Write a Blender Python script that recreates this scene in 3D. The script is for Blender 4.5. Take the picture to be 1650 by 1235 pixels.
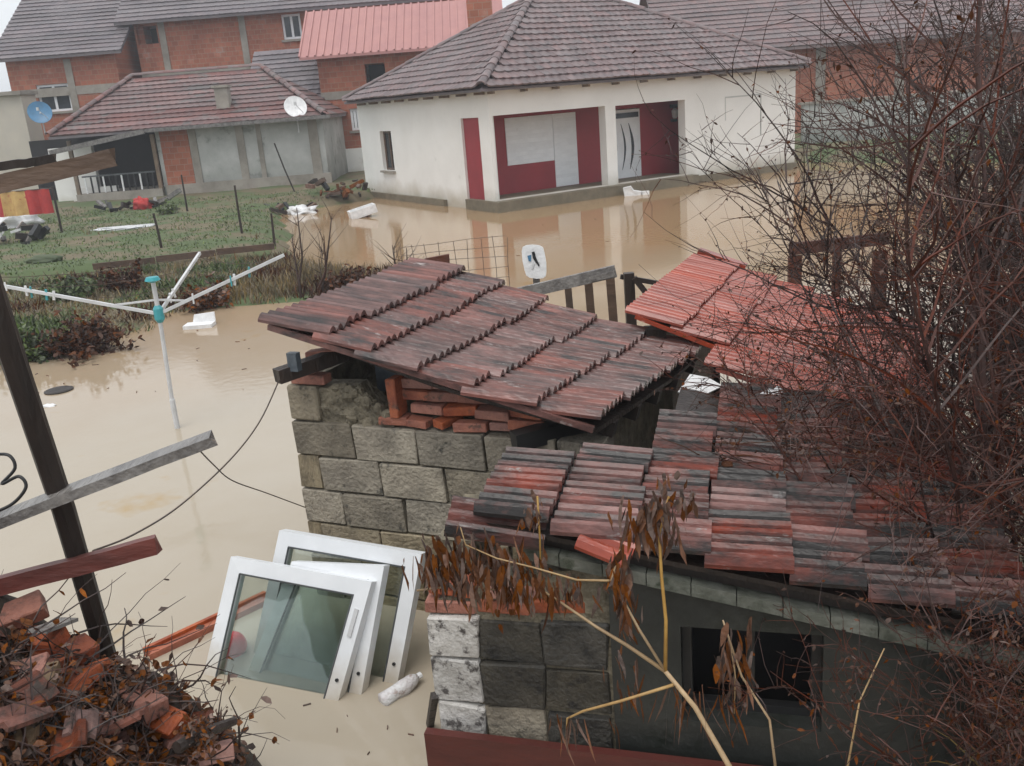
import bpy, bmesh, math, random
from mathutils import Vector as V, Matrix as M, noise as NZ
random.seed(7)
R = math.radians
for o in list(bpy.data.objects): bpy.data.objects.remove(o)
S = bpy.context.scene
COL = S.collection
# ------------------------------------------------------------------ camera
FPX, CX, CY = 1500.0, 825.0, 617.5
PIT, ROL, EYE = R(17), R(4.5), 2.75
CAM = V((0, 0, EYE))
FW = V((0, math.cos(PIT), -math.sin(PIT))); UP0 = V((0, math.sin(PIT), math.cos(PIT))); RT0 = V((1, 0, 0))
XR = RT0*math.cos(ROL) - UP0*math.sin(ROL)
UP = RT0*math.sin(ROL) + UP0*math.cos(ROL)
cd = bpy.data.cameras.new('camera'); cam = bpy.data.objects.new('camera', cd); COL.objects.link(cam)
cd.sensor_width = 36; cd.lens = 36*FPX/1650; cd.clip_end = 3000; cd.clip_start = .05
m = M((XR, UP, -FW)).transposed().to_4x4(); m.translation = CAM
cam.matrix_world = m
S.camera = cam
# ------------------------------------------------------------------ sky, sun, exposure
W = bpy.data.worlds.new('World'); S.world = W; W.use_nodes = True
nt = W.node_tree; nt.nodes.clear()
sk = nt.nodes.new('ShaderNodeTexSky'); sk.sky_type = 'NISHITA'; sk.sun_disc = False
SUN_EL, SUN_AZ = R(68), R(205)          # azimuth clockwise from +Y: from behind the camera, a little left
sk.sun_elevation = SUN_EL; sk.sun_rotation = SUN_AZ; sk.dust_density = 6; sk.air_density = 1.2
hs = nt.nodes.new('ShaderNodeHueSaturation'); hs.inputs['Saturation'].default_value = .28
mx = nt.nodes.new('ShaderNodeMix'); mx.data_type = 'RGBA'; mx.inputs[0].default_value = .72
mx.inputs[7].default_value = (9.2, 9.6, 10.0, 1)      # even cloud deck
bg = nt.nodes.new('ShaderNodeBackground'); bg.inputs[1].default_value = .1
ow = nt.nodes.new('ShaderNodeOutputWorld')
nt.links.new(sk.outputs[0], hs.inputs['Color']); nt.links.new(hs.outputs[0], mx.inputs[6])
nt.links.new(mx.outputs[2], bg.inputs[0]); nt.links.new(bg.outputs[0], ow.inputs[0])
sd = bpy.data.lights.new('sun', 'SUN'); sd.energy = 1.1; sd.angle = R(35); sd.color = (1, .97, .93)
sun = bpy.data.objects.new('sun', sd); COL.objects.link(sun)
sv = V((math.sin(SUN_AZ)*math.cos(SUN_EL), math.cos(SUN_AZ)*math.cos(SUN_EL), math.sin(SUN_EL)))
sun.rotation_euler = sv.to_track_quat('Z', 'Y').to_euler(); sun.location = (-8, -14, 22)
S.view_settings.view_transform = 'Standard'; S.view_settings.look = 'None'
S.view_settings.exposure = 0.4; S.view_settings.gamma = 1
S.render.engine = 'CYCLES'
S.render.resolution_x = 1024; S.render.resolution_y = 766
# ------------------------------------------------------------------ pixel -> place
def ray(x, y): return FW + XR*((x-CX)/FPX) - UP*((y-CY)/FPX)
def atz(x, y, z=0.0):
    d = ray(x, y); return CAM + d*((z-EYE)/d.z)
def aty(x, y, Y):
    d = ray(x, y); return CAM + d*(Y/d.y)
def onp(x, y, p, n):
    d = ray(x, y); return CAM + d*((p-CAM).dot(n)/d.dot(n))
Z = V((0, 0, 1))
# ------------------------------------------------------------------ materials
MATS = {}
def mat(name, c1, c2=None, scale=6, rough=.6, bump=.15, stretch=(1, 1, 1), rand=.2, spot=None, spots=.55, sscale=9, bscale=None, spec=.5, trans=0, alpha=1, ior=1.45, contrast=(.35, .65), metal=0, bdist=.02, rvar=.15):
    m = bpy.data.materials.new(name); m.use_nodes = True
    t = m.node_tree; N = t.nodes; L = t.links
    b = N['Principled BSDF']
    tc = N.new('ShaderNodeTexCoord'); oi = N.new('ShaderNodeObjectInfo'); ge = N.new('ShaderNodeNewGeometry')
    ad = N.new('ShaderNodeMath'); ad.operation = 'ADD'; L.new(oi.outputs['Random'], ad.inputs[0]); L.new(ge.outputs['Random Per Island'], ad.inputs[1])
    fr = N.new('ShaderNodeMath'); fr.operation = 'FRACT'; L.new(ad.outputs[0], fr.inputs[0])
    sc = N.new('ShaderNodeVectorMath'); sc.operation = 'SCALE'; sc.inputs[0].default_value = (37, 71, 53); L.new(fr.outputs[0], sc.inputs['Scale'])
    mp = N.new('ShaderNodeMapping'); mp.inputs['Scale'].default_value = stretch
    L.new(tc.outputs['Object'], mp.inputs['Vector'])
    va = N.new('ShaderNodeVectorMath'); va.operation = 'ADD'; L.new(mp.outputs[0], va.inputs[0])
    if rand: L.new(sc.outputs[0], va.inputs[1])
    nz = N.new('ShaderNodeTexNoise'); nz.inputs['Scale'].default_value = scale; nz.inputs['Detail'].default_value = 6; nz.inputs['Roughness'].default_value = .65
    L.new(va.outputs[0], nz.inputs['Vector'])
    cr = N.new('ShaderNodeValToRGB'); cr.color_ramp.elements[0].position = contrast[0]; cr.color_ramp.elements[1].position = contrast[1]
    c2 = c2 or tuple(.75*k for k in c1)
    cr.color_ramp.elements[0].color = (*c1, 1); cr.color_ramp.elements[1].color = (*c2, 1)
    L.new(nz.outputs[0], cr.inputs[0]); out = cr.outputs[0]
    if spot:
        n2 = N.new('ShaderNodeTexNoise'); n2.inputs['Scale'].default_value = sscale; n2.inputs['Detail'].default_value = 5; n2.inputs['Roughness'].default_value = .7
        L.new(va.outputs[0], n2.inputs['Vector'])
        r2 = N.new('ShaderNodeValToRGB'); r2.color_ramp.elements[0].position = spots; r2.color_ramp.elements[1].position = spots+.1
        L.new(n2.outputs[0], r2.inputs[0])
        mm = N.new('ShaderNodeMix'); mm.data_type = 'RGBA'; L.new(r2.outputs[0], mm.inputs[0]); L.new(out, mm.inputs[6]); mm.inputs[7].default_value = (*spot, 1); out = mm.outputs[2]
    if rand:
        h = N.new('ShaderNodeHueSaturation'); mr = N.new('ShaderNodeMapRange'); mr.inputs[3].default_value = 1-rand; mr.inputs[4].default_value = 1+rand
        L.new(fr.outputs[0], mr.inputs[0]); L.new(mr.outputs[0], h.inputs['Value'])
        f2 = N.new('ShaderNodeMath'); f2.operation = 'MULTIPLY'; f2.inputs[1].default_value = 7.31; L.new(fr.outputs[0], f2.inputs[0])
        f3 = N.new('ShaderNodeMath'); f3.operation = 'FRACT'; L.new(f2.outputs[0], f3.inputs[0])
        m2 = N.new('ShaderNodeMapRange'); m2.inputs[3].default_value = 1-rand*1.3; m2.inputs[4].default_value = 1+rand*.9
        L.new(f3.outputs[0], m2.inputs[0]); L.new(m2.outputs[0], h.inputs['Saturation'])
        L.new(out, h.inputs['Color']); out = h.outputs[0]
    L.new(out, b.inputs['Base Color'])
    rr = N.new('ShaderNodeMapRange'); rr.inputs[3].default_value = max(.02, rough-rvar); rr.inputs[4].default_value = min(1, rough+rvar); L.new(nz.outputs[0], rr.inputs[0]); L.new(rr.outputs[0], b.inputs['Roughness'])
    b.inputs['Specular IOR Level'].default_value = spec; b.inputs['IOR'].default_value = ior
    b.inputs['Transmission Weight'].default_value = trans; b.inputs['Alpha'].default_value = alpha; b.inputs['Metallic'].default_value = metal
    if bump:
        nb = N.new('ShaderNodeTexNoise'); nb.inputs['Scale'].default_value = bscale or scale*4; nb.inputs['Detail'].default_value = 5
        L.new(va.outputs[0], nb.inputs['Vector'])
        bp = N.new('ShaderNodeBump'); bp.inputs['Strength'].default_value = bump; bp.inputs['Distance'].default_value = bdist; L.new(nb.outputs[0], bp.inputs['Height']); L.new(bp.outputs[0], b.inputs['Normal'])
    MATS[name] = m
    return m
mat('water', (.405, .355, .285), (.36, .30, .22), .3, .03, .05, rand=0, spot=(.36, .255, .125), spots=.60, sscale=.55, bscale=9, ior=1.33, contrast=(.3, .7), bdist=.03, rvar=.02)
def post_mix(name, axis, lo, hi, col, noise_scale, amount, invert=False):     # a second colour that follows a real place: silt by the street, damp above the water
    m = MATS[name]; t = m.node_tree; N = t.nodes; L = t.links; b = N['Principled BSDF']; src = b.inputs['Base Color'].links[0].from_socket
    ge = N.new('ShaderNodeNewGeometry'); sx = N.new('ShaderNodeSeparateXYZ'); L.new(ge.outputs['Position'], sx.inputs[0])
    nz = N.new('ShaderNodeTexNoise'); nz.inputs['Scale'].default_value = noise_scale; nz.inputs['Detail'].default_value = 5; L.new(ge.outputs['Position'], nz.inputs['Vector'])
    ad = N.new('ShaderNodeMath'); ad.operation = 'MULTIPLY_ADD'; L.new(nz.outputs[0], ad.inputs[0]); ad.inputs[1].default_value = (hi-lo)*1.2; L.new(sx.outputs[axis], ad.inputs[2])
    mr = N.new('ShaderNodeMapRange'); mr.inputs[1].default_value = lo+(hi-lo)*.6; mr.inputs[2].default_value = hi+(hi-lo)*.6; mr.inputs[3].default_value = amount if invert else 0; mr.inputs[4].default_value = 0 if invert else amount; L.new(ad.outputs[0], mr.inputs[0])
    mm = N.new('ShaderNodeMix'); mm.data_type = 'RGBA'; L.new(mr.outputs[0], mm.inputs[0]); L.new(src, mm.inputs[6]); mm.inputs[7].default_value = (*col, 1); L.new(mm.outputs[2], b.inputs['Base Color'])
post_mix('water', 1, 8, 17, (.33, .215, .115), .25, .95)
mat('earth', (.115, .095, .055), (.16, .13, .08), 2, .9, .6, rand=0, spot=(.075, .105, .04), spots=.44, sscale=.8)
mat('soil', (.022, .015, .011), (.045, .03, .02), 7, .8, .8, rand=0)
mat('white_plaster', (.82, .81, .78), (.74, .73, .70), .7, .75, .15, rand=0, spot=(.64, .63, .59), spots=.64, sscale=1.3)
post_mix('white_plaster', 2, .1, .6, (.36, .31, .22), 1.8, .75, True)
mat('red_paint', (.30, .03, .04), (.24, .028, .036), 1.2, .55, .05, rand=0)
mat('plinth', (.20, .17, .12), (.13, .11, .075), 2.5, .7, .4, rand=0)
mat('house_tile', (.185, .12, .115), (.12, .098, .10), 3, .45, .2, rand=.2, spot=(.27, .245, .235), spots=.66, sscale=14)
mat('house_tile_grey', (.12, .085, .088), (.075, .065, .072), 3, .5, .2, rand=.2)
mat('low_tile', (.20, .10, .09), (.125, .08, .078), 1.2, .5, .2, rand=.25, spot=(.125, .11, .105), spots=.52, sscale=1.1)
mat('slate_tile', (.17, .14, .145), (.12, .108, .118), 2, .45, .2, rand=.15)
mat('pink_tin', (.43, .205, .185), (.38, .18, .17), 1.5, .4, .05, rand=0)
mat('brick_wall', (.43, .15, .085), (.34, .115, .07), 1.1, .8, .4, rand=0, spot=(.42, .21, .15), spots=.58, sscale=.9, bscale=14)
def add_bricks(name, mortar):
    m = MATS[name]; t = m.node_tree; N = t.nodes; L = t.links; b = N['Principled BSDF']; src = b.inputs['Base Color'].links[0].from_socket
    tc = N.new('ShaderNodeTexCoord'); sx = N.new('ShaderNodeSeparateXYZ'); cx = N.new('ShaderNodeCombineXYZ'); L.new(tc.outputs['Object'], sx.inputs[0]); L.new(sx.outputs[0], cx.inputs[0]); L.new(sx.outputs[2], cx.inputs[1])
    br = N.new('ShaderNodeTexBrick'); br.inputs['Scale'].default_value = 1; br.inputs['Brick Width'].default_value = .27; br.inputs['Row Height'].default_value = .2; br.inputs['Mortar Size'].default_value = .012
    br.inputs['Color1'].default_value = (1, 1, 1, 1); br.inputs['Color2'].default_value = (.72, .70, .68, 1); br.inputs['Mortar'].default_value = (*mortar, 1); L.new(cx.outputs[0], br.inputs['Vector'])
    mm = N.new('ShaderNodeMix'); mm.data_type = 'RGBA'; mm.blend_type = 'MULTIPLY'; mm.inputs[0].default_value = 1; L.new(src, mm.inputs[6]); L.new(br.outputs[0], mm.inputs[7]); L.new(mm.outputs[2], b.inputs['Base Color'])
add_bricks('brick_wall', (.8, 1.3, 1.6))
mat('concrete', (.34, .31, .27), (.22, .20, .17), 1.5, .8, .3, rand=0, spot=(.15, .15, .12), spots=.62, sscale=2)
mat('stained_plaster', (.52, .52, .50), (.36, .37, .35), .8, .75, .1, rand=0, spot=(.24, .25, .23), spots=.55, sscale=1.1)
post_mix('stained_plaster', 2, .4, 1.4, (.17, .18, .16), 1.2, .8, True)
mat('cream', (.55, .50, .42), (.48, .44, .38), .8, .8, .1, rand=0)
mat('glass_dark', (.035, .045, .055), (.02, .025, .03), 2, .15, 0, rand=0)
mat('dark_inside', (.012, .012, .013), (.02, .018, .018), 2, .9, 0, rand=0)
mat('white_pvc', (.78, .80, .82), (.70, .72, .74), 3, .35, .03, rand=.03, spot=(.45, .40, .33), spots=.68, sscale=5)
post_mix('white_pvc', 2, .0, .22, (.40, .33, .23), 7, .75, True)
mat('rafter', (.22, .16, .11), (.15, .11, .08), 4, .7, .2, rand=.2)
mat('old_tile', (.205, .092, .078), (.038, .031, .030), 9, .2, .4, (.3, 1.2, 1), .2, spot=(.33, .28, .265), spots=.63, sscale=13, bscale=70, contrast=(.36, .66), bdist=.008, rvar=.1)
mat('lean_tile', (.185, .043, .028), (.02, .017, .016), 5, .24, .4, (.35, 1.2, 1), .25, spec=.38, spot=(.20, .185, .175), spots=.63, sscale=13, bscale=70, contrast=(.36, .58), bdist=.008, rvar=.1)
mat('red_tile', (.37, .085, .053), (.20, .046, .032), 7, .2, .3, (.3, 1.2, 1), .1, spot=(.44, .24, .20), spots=.63, sscale=13, bscale=70, contrast=(.33, .68), bdist=.006, rvar=.1)
mat('block', (.33, .275, .185), (.17, .14, .095), 5, .8, .9, rand=.28, spot=(.07, .064, .048), spots=.59, sscale=9, bscale=45, bdist=.018)
mat('block_white', (.62, .60, .57), (.40, .38, .35), 9, .85, .8, rand=.1, spot=(.09, .08, .075), spots=.53, sscale=16, bscale=50, bdist=.012)
mat('mortar', (.22, .19, .135), (.11, .095, .068), 9, .9, 1, rand=0, bscale=25, bdist=.04)
mat('brick', (.38, .135, .08), (.22, .075, .05), 9, .6, .6, rand=.22, spot=(.11, .06, .045), spots=.57, sscale=12, bscale=60, bdist=.012)
mat('shard', (.21, .075, .05), (.09, .04, .03), 12, .5, .5, rand=.35, spot=(.05, .035, .028), spots=.52, sscale=14, bscale=60, bdist=.01)
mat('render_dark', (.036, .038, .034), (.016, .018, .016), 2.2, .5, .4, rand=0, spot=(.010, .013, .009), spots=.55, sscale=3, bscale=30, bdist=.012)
mat('coping', (.17, .175, .15), (.065, .072, .055), 7, .7, .6, rand=0, spot=(.05, .06, .04), spots=.56, sscale=9)
mat('maroon_wood', (.105, .026, .020), (.075, .02, .016), 4, .45, .2, (1, 1, 4), rand=0)
mat('dark_wood', (.035, .024, .019), (.02, .015, .013), 9, .5, .5, (1, 1, .25), .15)
mat('grey_wood', (.24, .225, .21), (.11, .10, .095), 12, .22, .4, (1, .2, 1), .15)
mat('brown_wood', (.14, .085, .055), (.08, .05, .035), 9, .55, .4, (.3, 1, 1), .2)
mat('rail_red', (.17, .055, .045), (.10, .04, .034), 10, .45, .4, (.3, 1, 1), .1)
mat('orange_plank', (.48, .13, .05), (.26, .065, .03), 9, .35, .4, (.4, 1, 1), .1)
mat('rust', (.13, .045, .028), (.08, .032, .022), 8, .7, .4, rand=.1)
mat('metal_grey', (.62, .63, .64), (.5, .5, .5), 6, .35, .05, rand=.05)
mat('teal', (.05, .32, .36), (.04, .25, .28), 5, .4, 0, rand=.1)
mat('metal_dark', (.10, .11, .11), (.07, .075, .08), 6, .5, 0, rand=0)
mat('blue', (.06, .20, .36), (.05, .15, .26), 5, .4, 0, rand=0)
mat('black', (.012, .012, .013), (.02, .02, .02), 5, .4, .1, rand=0)
mat('wire', (.11, .08, .06), (.07, .055, .05), 20, .6, 0, rand=0)
mat('white_thing', (.78, .78, .78), (.62, .62, .62), 8, .5, .3, rand=.08)
mat('red_ball', (.70, .015, .025), (.6, .012, .025), 3, .3, 0, rand=0)
mat('twig', (.048, .022, .016), (.022, .012, .010), 5, .5, 0, rand=.35)
mat('twig_red', (.10, .032, .02), (.04, .016, .012), 5, .5, 0, rand=.35)
mat('old_stake', (.27, .19, .12), (.16, .11, .07), 14, .6, .4, (1, 1, 1), .2)
mat('block_dark', (.09, .08, .062), (.03, .028, .024), 5, .6, .9, rand=.3, spot=(.018, .017, .016), spots=.54, sscale=8, bscale=45, bdist=.015)
mat('straw', (.42, .27, .11), (.30, .18, .07), 12, .45, .2, rand=.2)
mat('dead_leaf', (.17, .066, .025), (.085, .034, .016), 14, .65, .3, rand=.45, spec=.25)
mat('dead_red', (.10, .042, .022), (.06, .028, .017), 6, .8, 0, rand=.4, spec=.15)
mat('grass', (.085, .13, .042), (.13, .155, .06), 3, .7, 0, rand=.35)
mat('weed', (.045, .075, .022), (.085, .11, .035), 3, .7, 0, rand=.4)
mat('dry_grass', (.22, .17, .09), (.15, .105, .05), 3, .8, 0, rand=.35)
mat('cloth_red', (.45, .05, .045), (.35, .04, .04), 5, .85, .4, rand=0)
mat('cloth_yellow', (.62, .42, .16), (.5, .3, .12), 5, .85, .4, rand=0, spot=(.4, .06, .05), spots=.58, sscale=6)
mat('clear_plastic', (.72, .72, .72), (.55, .5, .5), 18, .2, .5, rand=0, spot=(.40, .33, .30), spots=.55, sscale=20)
mat('tarp', (.10, .12, .14), (.06, .07, .08), 8, .3, .4, rand=0)
g = bpy.data.materials.new('sash_glass'); g.use_nodes = True; gt = g.node_tree; gt.nodes.clear()
g1 = gt.nodes.new('ShaderNodeBsdfTransparent'); g1.inputs[0].default_value = (.88, .93, .91, 1); g2 = gt.nodes.new('ShaderNodeBsdfGlossy'); g2.inputs['Roughness'].default_value = .03; g2.inputs[0].default_value = (.9, .95, .95, 1)
g3 = gt.nodes.new('ShaderNodeFresnel'); g3.inputs[0].default_value = 1.5; g4 = gt.nodes.new('ShaderNodeMixShader'); g5 = gt.nodes.new('ShaderNodeOutputMaterial')
g6 = gt.nodes.new('ShaderNodeBsdfDiffuse'); g6.inputs[0].default_value = (.22, .25, .22, 1); g7 = gt.nodes.new('ShaderNodeMixShader'); g8 = gt.nodes.new('ShaderNodeTexNoise'); g8.inputs['Scale'].default_value = 5; g9 = gt.nodes.new('ShaderNodeMapRange'); g9.inputs[1].default_value = .4; g9.inputs[2].default_value = .75; g9.inputs[3].default_value = .03; g9.inputs[4].default_value = .12
gt.links.new(g8.outputs[0], g9.inputs[0]); gt.links.new(g9.outputs[0], g7.inputs[0]); gt.links.new(g1.outputs[0], g7.inputs[1]); gt.links.new(g6.outputs[0], g7.inputs[2])
gt.links.new(g3.outputs[0], g4.inputs[0]); gt.links.new(g7.outputs[0], g4.inputs[1]); gt.links.new(g2.outputs[0], g4.inputs[2]); gt.links.new(g4.outputs[0], g5.inputs[0])
MATS['sash_glass'] = g
# ------------------------------------------------------------------ mesh builder
class MB:
    def __init__(s): s.v = []; s.f = []
    def add(s, vs, fs):
        k = len(s.v); s.v += [tuple(p) for p in vs]; s.f += [tuple(k+i for i in f) for f in fs]; return s
    def obox(s, c, ax, ay, az):          # centre and half axes
        c = V(c); vs = [c+ax*i+ay*j+az*k for k in (-1, 1) for j in (-1, 1) for i in (-1, 1)]
        return s.add(vs, [(0, 2, 3, 1), (4, 5, 7, 6), (0, 1, 5, 4), (2, 6, 7, 3), (0, 4, 6, 2), (1, 3, 7, 5)])
    def box(s, lo, hi):
        lo = V(lo); hi = V(hi); c = (lo+hi)/2; h = (hi-lo)/2
        return s.obox(c, V((h.x, 0, 0)), V((0, h.y, 0)), V((0, 0, h.z)))
    def bar(s, a, b, w, h, up=Z, end=0):  # plank from a to b, w wide across, h thick along up
        a = V(a); b = V(b); d = b-a; n = d.normalized(); x = n.cross(up); x = x.normalized() if x.length > 1e-4 else V((1, 0, 0)); y = x.cross(n)
        return s.obox((a+b)/2, d/2, x*(w/2), y*(h/2))
    def tube(s, pts, rads, n=5, cap=True):
        pts = [V(p) for p in pts]
        if not hasattr(rads, '__len__'): rads = [rads]*len(pts)
        k = len(s.v); ref = None
        for i, p in enumerate(pts):
            d = (pts[min(i+1, len(pts)-1)]-pts[max(i-1, 0)]).normalized()
            if ref is None: ref = d.cross(Z if abs(d.z) < .9 else V((1, 0, 0)))
            a = ref - d*ref.dot(d)
            if a.length < 1e-5: a = d.orthogonal()
            a.normalize(); ref = a; b = d.cross(a)
            for j in range(n):
                t = 2*math.pi*j/n; s.v.append(tuple(p+(a*math.cos(t)+b*math.sin(t))*rads[i]))
        for i in range(len(pts)-1):
            for j in range(n):
                s.f.append((k+i*n+j, k+i*n+(j+1) % n, k+(i+1)*n+(j+1) % n, k+(i+1)*n+j))
        if cap:
            s.f.append(tuple(k+j for j in reversed(range(n)))); s.f.append(tuple(k+(len(pts)-1)*n+j for j in range(n)))
        return s
    def prism(s, poly, d):                # polygon (3D points) extruded by d
        poly = [V(p) for p in poly]; n = len(poly); d = V(d)
        return s.add(poly+[p+d for p in poly], [tuple(range(n)), tuple(reversed(range(n, 2*n)))]+[(i, i+n, (i+1) % n+n, (i+1) % n) for i in range(n)])
    def sphere(s, c, r, sq=(1, 1, 1), nu=14, nv=9, nz=0, fr=3):
        c = V(c); vs = []; fs = []
        for i in range(nv+1):
            for j in range(nu):
                t = math.pi*i/nv; p = 2*math.pi*j/nu
                q = V((math.sin(t)*math.cos(p), math.sin(t)*math.sin(p), math.cos(t)))
                rr = r*(1+nz*NZ.noise(q*fr+c*3.1)); vs.append(c+V((q.x*sq[0], q.y*sq[1], q.z*sq[2]))*rr)
        for i in range(nv):
            for j in range(nu): fs.append((i*nu+j, (i+1)*nu+j, (i+1)*nu+(j+1) % nu, i*nu+(j+1) % nu))
        return s.add(vs, fs)
    def mesh(s, name, material, smooth=False, fix=True):
        me = bpy.data.meshes.new(name); me.from_pydata(s.v, [], s.f); me.materials.append(MATS[material])
        if fix:
            b = bmesh.new(); b.from_mesh(me); bmesh.ops.recalc_face_normals(b, faces=b.faces); b.to_mesh(me); b.free()
        if smooth: me.polygons.foreach_set('use_smooth', [True]*len(me.polygons))
        me.update(); return me
    def build(s, name, material, parent=None, smooth=False, fix=True): return link(name, s.mesh(name, material, smooth, fix), parent)
def link(name, me, parent=None, mw=None):
    o = bpy.data.objects.new(name, me); COL.objects.link(o)
    if parent is not None:
        o.parent = parent; o.matrix_parent_inverse = pinv(parent)
    if mw is not None: o.matrix_basis = mw
    return o
def pinv(p): return M.Translation(-V(p['_base'])) if '_base' in p else M.Identity(4)
def thing(name, label, cat, loc=(0, 0, 0), group=None):
    o = bpy.data.objects.new(name, None); COL.objects.link(o); o.empty_display_size = .2
    o.location = loc; o['_base'] = list(V(loc)); o['label'] = label; o['category'] = cat
    if group: o['group'] = group
    return o
def tag(o, label, cat, group=None):
    o['label'] = label; o['category'] = cat
    if group: o['group'] = group
    return o
def struct(o): o['kind'] = 'structure'; return o
def stuff(o): o['kind'] = 'stuff'; return o
def rnd(a, b): return random.uniform(a, b)
def jit(k): return V((rnd(-k, k), rnd(-k, k), rnd(-k, k)))
# wall in a vertical plane with real openings: p0 start, u along, n outward
def wall(p0, u, n, length, z0, z1, th, holes=(), tops=None):
    xs = sorted({0, length} | {h[0] for h in holes} | {h[1] for h in holes}); zs = sorted({z0, z1} | {h[2] for h in holes} | {h[3] for h in holes})
    xs = [x for x in xs if -1e-6 <= x <= length+1e-6]; zs = [z for z in zs if z0-1e-6 <= z <= z1+1e-6]
    def solid(i, j):
        if i < 0 or j < 0 or i >= len(xs)-1 or j >= len(zs)-1: return False
        x = (xs[i]+xs[i+1])/2; z = (zs[j]+zs[j+1])/2
        return not any(h[0] < x < h[1] and h[2] < z < h[3] for h in holes)
    mb = MB()
    def pt(x, z, d): return V((p0[0], p0[1], 0))+u*x+Z*z-n*d
    for i in range(len(xs)-1):
        for j in range(len(zs)-1):
            if not solid(i, j): continue
            a, b, c, d = xs[i], xs[i+1], zs[j], zs[j+1]
            q = [pt(a, c, 0), pt(b, c, 0), pt(b, d, 0), pt(a, d, 0), pt(a, c, th), pt(b, c, th), pt(b, d, th), pt(a, d, th)]
            fs = [(0, 1, 2, 3), (5, 4, 7, 6)]
            if not solid(i-1, j): fs.append((4, 0, 3, 7))
            if not solid(i+1, j): fs.append((1, 5, 6, 2))
            if not solid(i, j-1): fs.append((4, 5, 1, 0))
            if not solid(i, j+1): fs.append((3, 2, 6, 7))
            mb.add(q, fs)
    return mb
# roof tile: x runs down the slope from 0 to L, y across
def tile_mesh(name, L, W_, material, h=.02, t=.014, prof=(.1, .8, 1, .7, 0, .7, 1, .7, 0, .7, 1, .8, .1)):
    mb = MB(); n = len(prof); top = []; bot = []
    for x in (0, L):
        for i, p in enumerate(prof):
            y = W_*i/(n-1); top.append(V((x, y, h*p+t))); bot.append(V((x, y, h*p*.6)))
    vs = top+bot; fs = []
    for i in range(n-1):
        fs.append((i, n+i, n+i+1, i+1)); fs.append((2*n+i, 2*n+i+1, 3*n+i+1, 3*n+i)); fs.append((n+i, 3*n+i, 3*n+i+1, n+i+1))
    fs += [(0, 2*n, 3*n, n), (n-1, 2*n-1, 4*n-1, 3*n-1)]
    mb.add(vs, fs); return mb.mesh(name, material, fix=True)
def frame(o, x, y):
    x = x.normalized(); z = x.cross(y).normalized(); y2 = z.cross(x)
    m = M((x, y2, z)).transposed().to_4x4(); m.translation = o; return m
def inpoly(p, poly):
    c = False; n = len(poly)
    for i in range(n):
        a = poly[i]; b = poly[(i+1) % n]
        if (a[1] > p[1]) != (b[1] > p[1]) and p[0] < (b[0]-a[0])*(p[1]-a[1])/(b[1]-a[1])+a[0]: c = not c
    return c
def span(poly, y):
    xs = []; n = len(poly)
    for i in range(n):
        a = poly[i]; b = poly[(i+1) % n]
        if (a[1] > y) != (b[1] > y): xs.append((b[0]-a[0])*(y-a[1])/(b[1]-a[1])+a[0])
    return (min(xs), max(xs)) if len(xs) > 1 else None
# slope: origin at the eave's left end, a along the eave, d up the slope; poly in (a, s)
def courses(parent, O, a, d, poly, mat_name, exp=.33, tw=.23, sag=.012, name='tile_course'):
    nrm = a.cross(d).normalized(); smax = max(p[1] for p in poly); k = 0; s = 0
    prof = (1, .15, 0, .15)
    while s < smax-.1:
        e = span(poly, s+exp*.5)
        if e and e[1]-e[0] > .2:
            n = max(1, int((e[1]-e[0])/tw)*4); mb = MB(); vs = []
            w = rnd(-sag, sag)
            for q in (0, 1, 2):
                for i in range(n+1):
                    x = e[0]+(e[1]-e[0])*i/n; hh = .016*prof[i % 4]
                    wob = .02*NZ.noise(V((x*.7, s*.9, O.x)))
                    if q == 0: p = O+a*x+d*(s+w)+nrm*(.0+wob)
                    elif q == 1: p = O+a*x+d*(s+w-.01)+nrm*(.055+hh+wob)
                    else: p = O+a*x+d*(s+exp+.05)+nrm*(.012+hh*.5)
                    vs.append(p)
            fs = []
            for q in (0, 1):
                for i in range(n): fs.append((q*(n+1)+i, q*(n+1)+i+1, (q+1)*(n+1)+i+1, (q+1)*(n+1)+i))
            mb.add(vs, fs); mb.build(name, mat_name, parent, fix=False)
        s += exp; k += 1
def ridge_caps(parent, p, q, mat_name, r=.11, L=.38, name='ridge_tile'):
    d = q-p; n = max(1, int(d.length/L)); u = d.normalized(); side = u.cross(Z).normalized(); nrm = side.cross(u)
    mb = MB(); vs = []
    for x, rr in ((0, r*1.12), (L*1.08, r*.95)):
        for k in range(7):
            t = math.pi*k/6; vs.append(V((x, math.cos(t)*rr, math.sin(t)*rr*.8)))
        for k in range(7):
            t = math.pi*k/6; vs.append(V((x, math.cos(t)*rr*.82, math.sin(t)*rr*.62)))
    fs = []
    for k in range(6): fs += [(k, k+1, 14+k+1, 14+k), (k, 7+k, 7+k+1, k+1), (14+k, 14+k+1, 21+k+1, 21+k)]
    mb.add(vs, fs); me = mb.mesh(name, mat_name)
    for i in range(n): link(name, me, parent, frame(p+u*(d.length*i/n)+nrm*(.0+rnd(0, .012)), u, side*-1))
def smooth(a, b, x):
    t = min(1, max(0, (x-a)/(b-a))); return t*t*(3-2*t)
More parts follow.
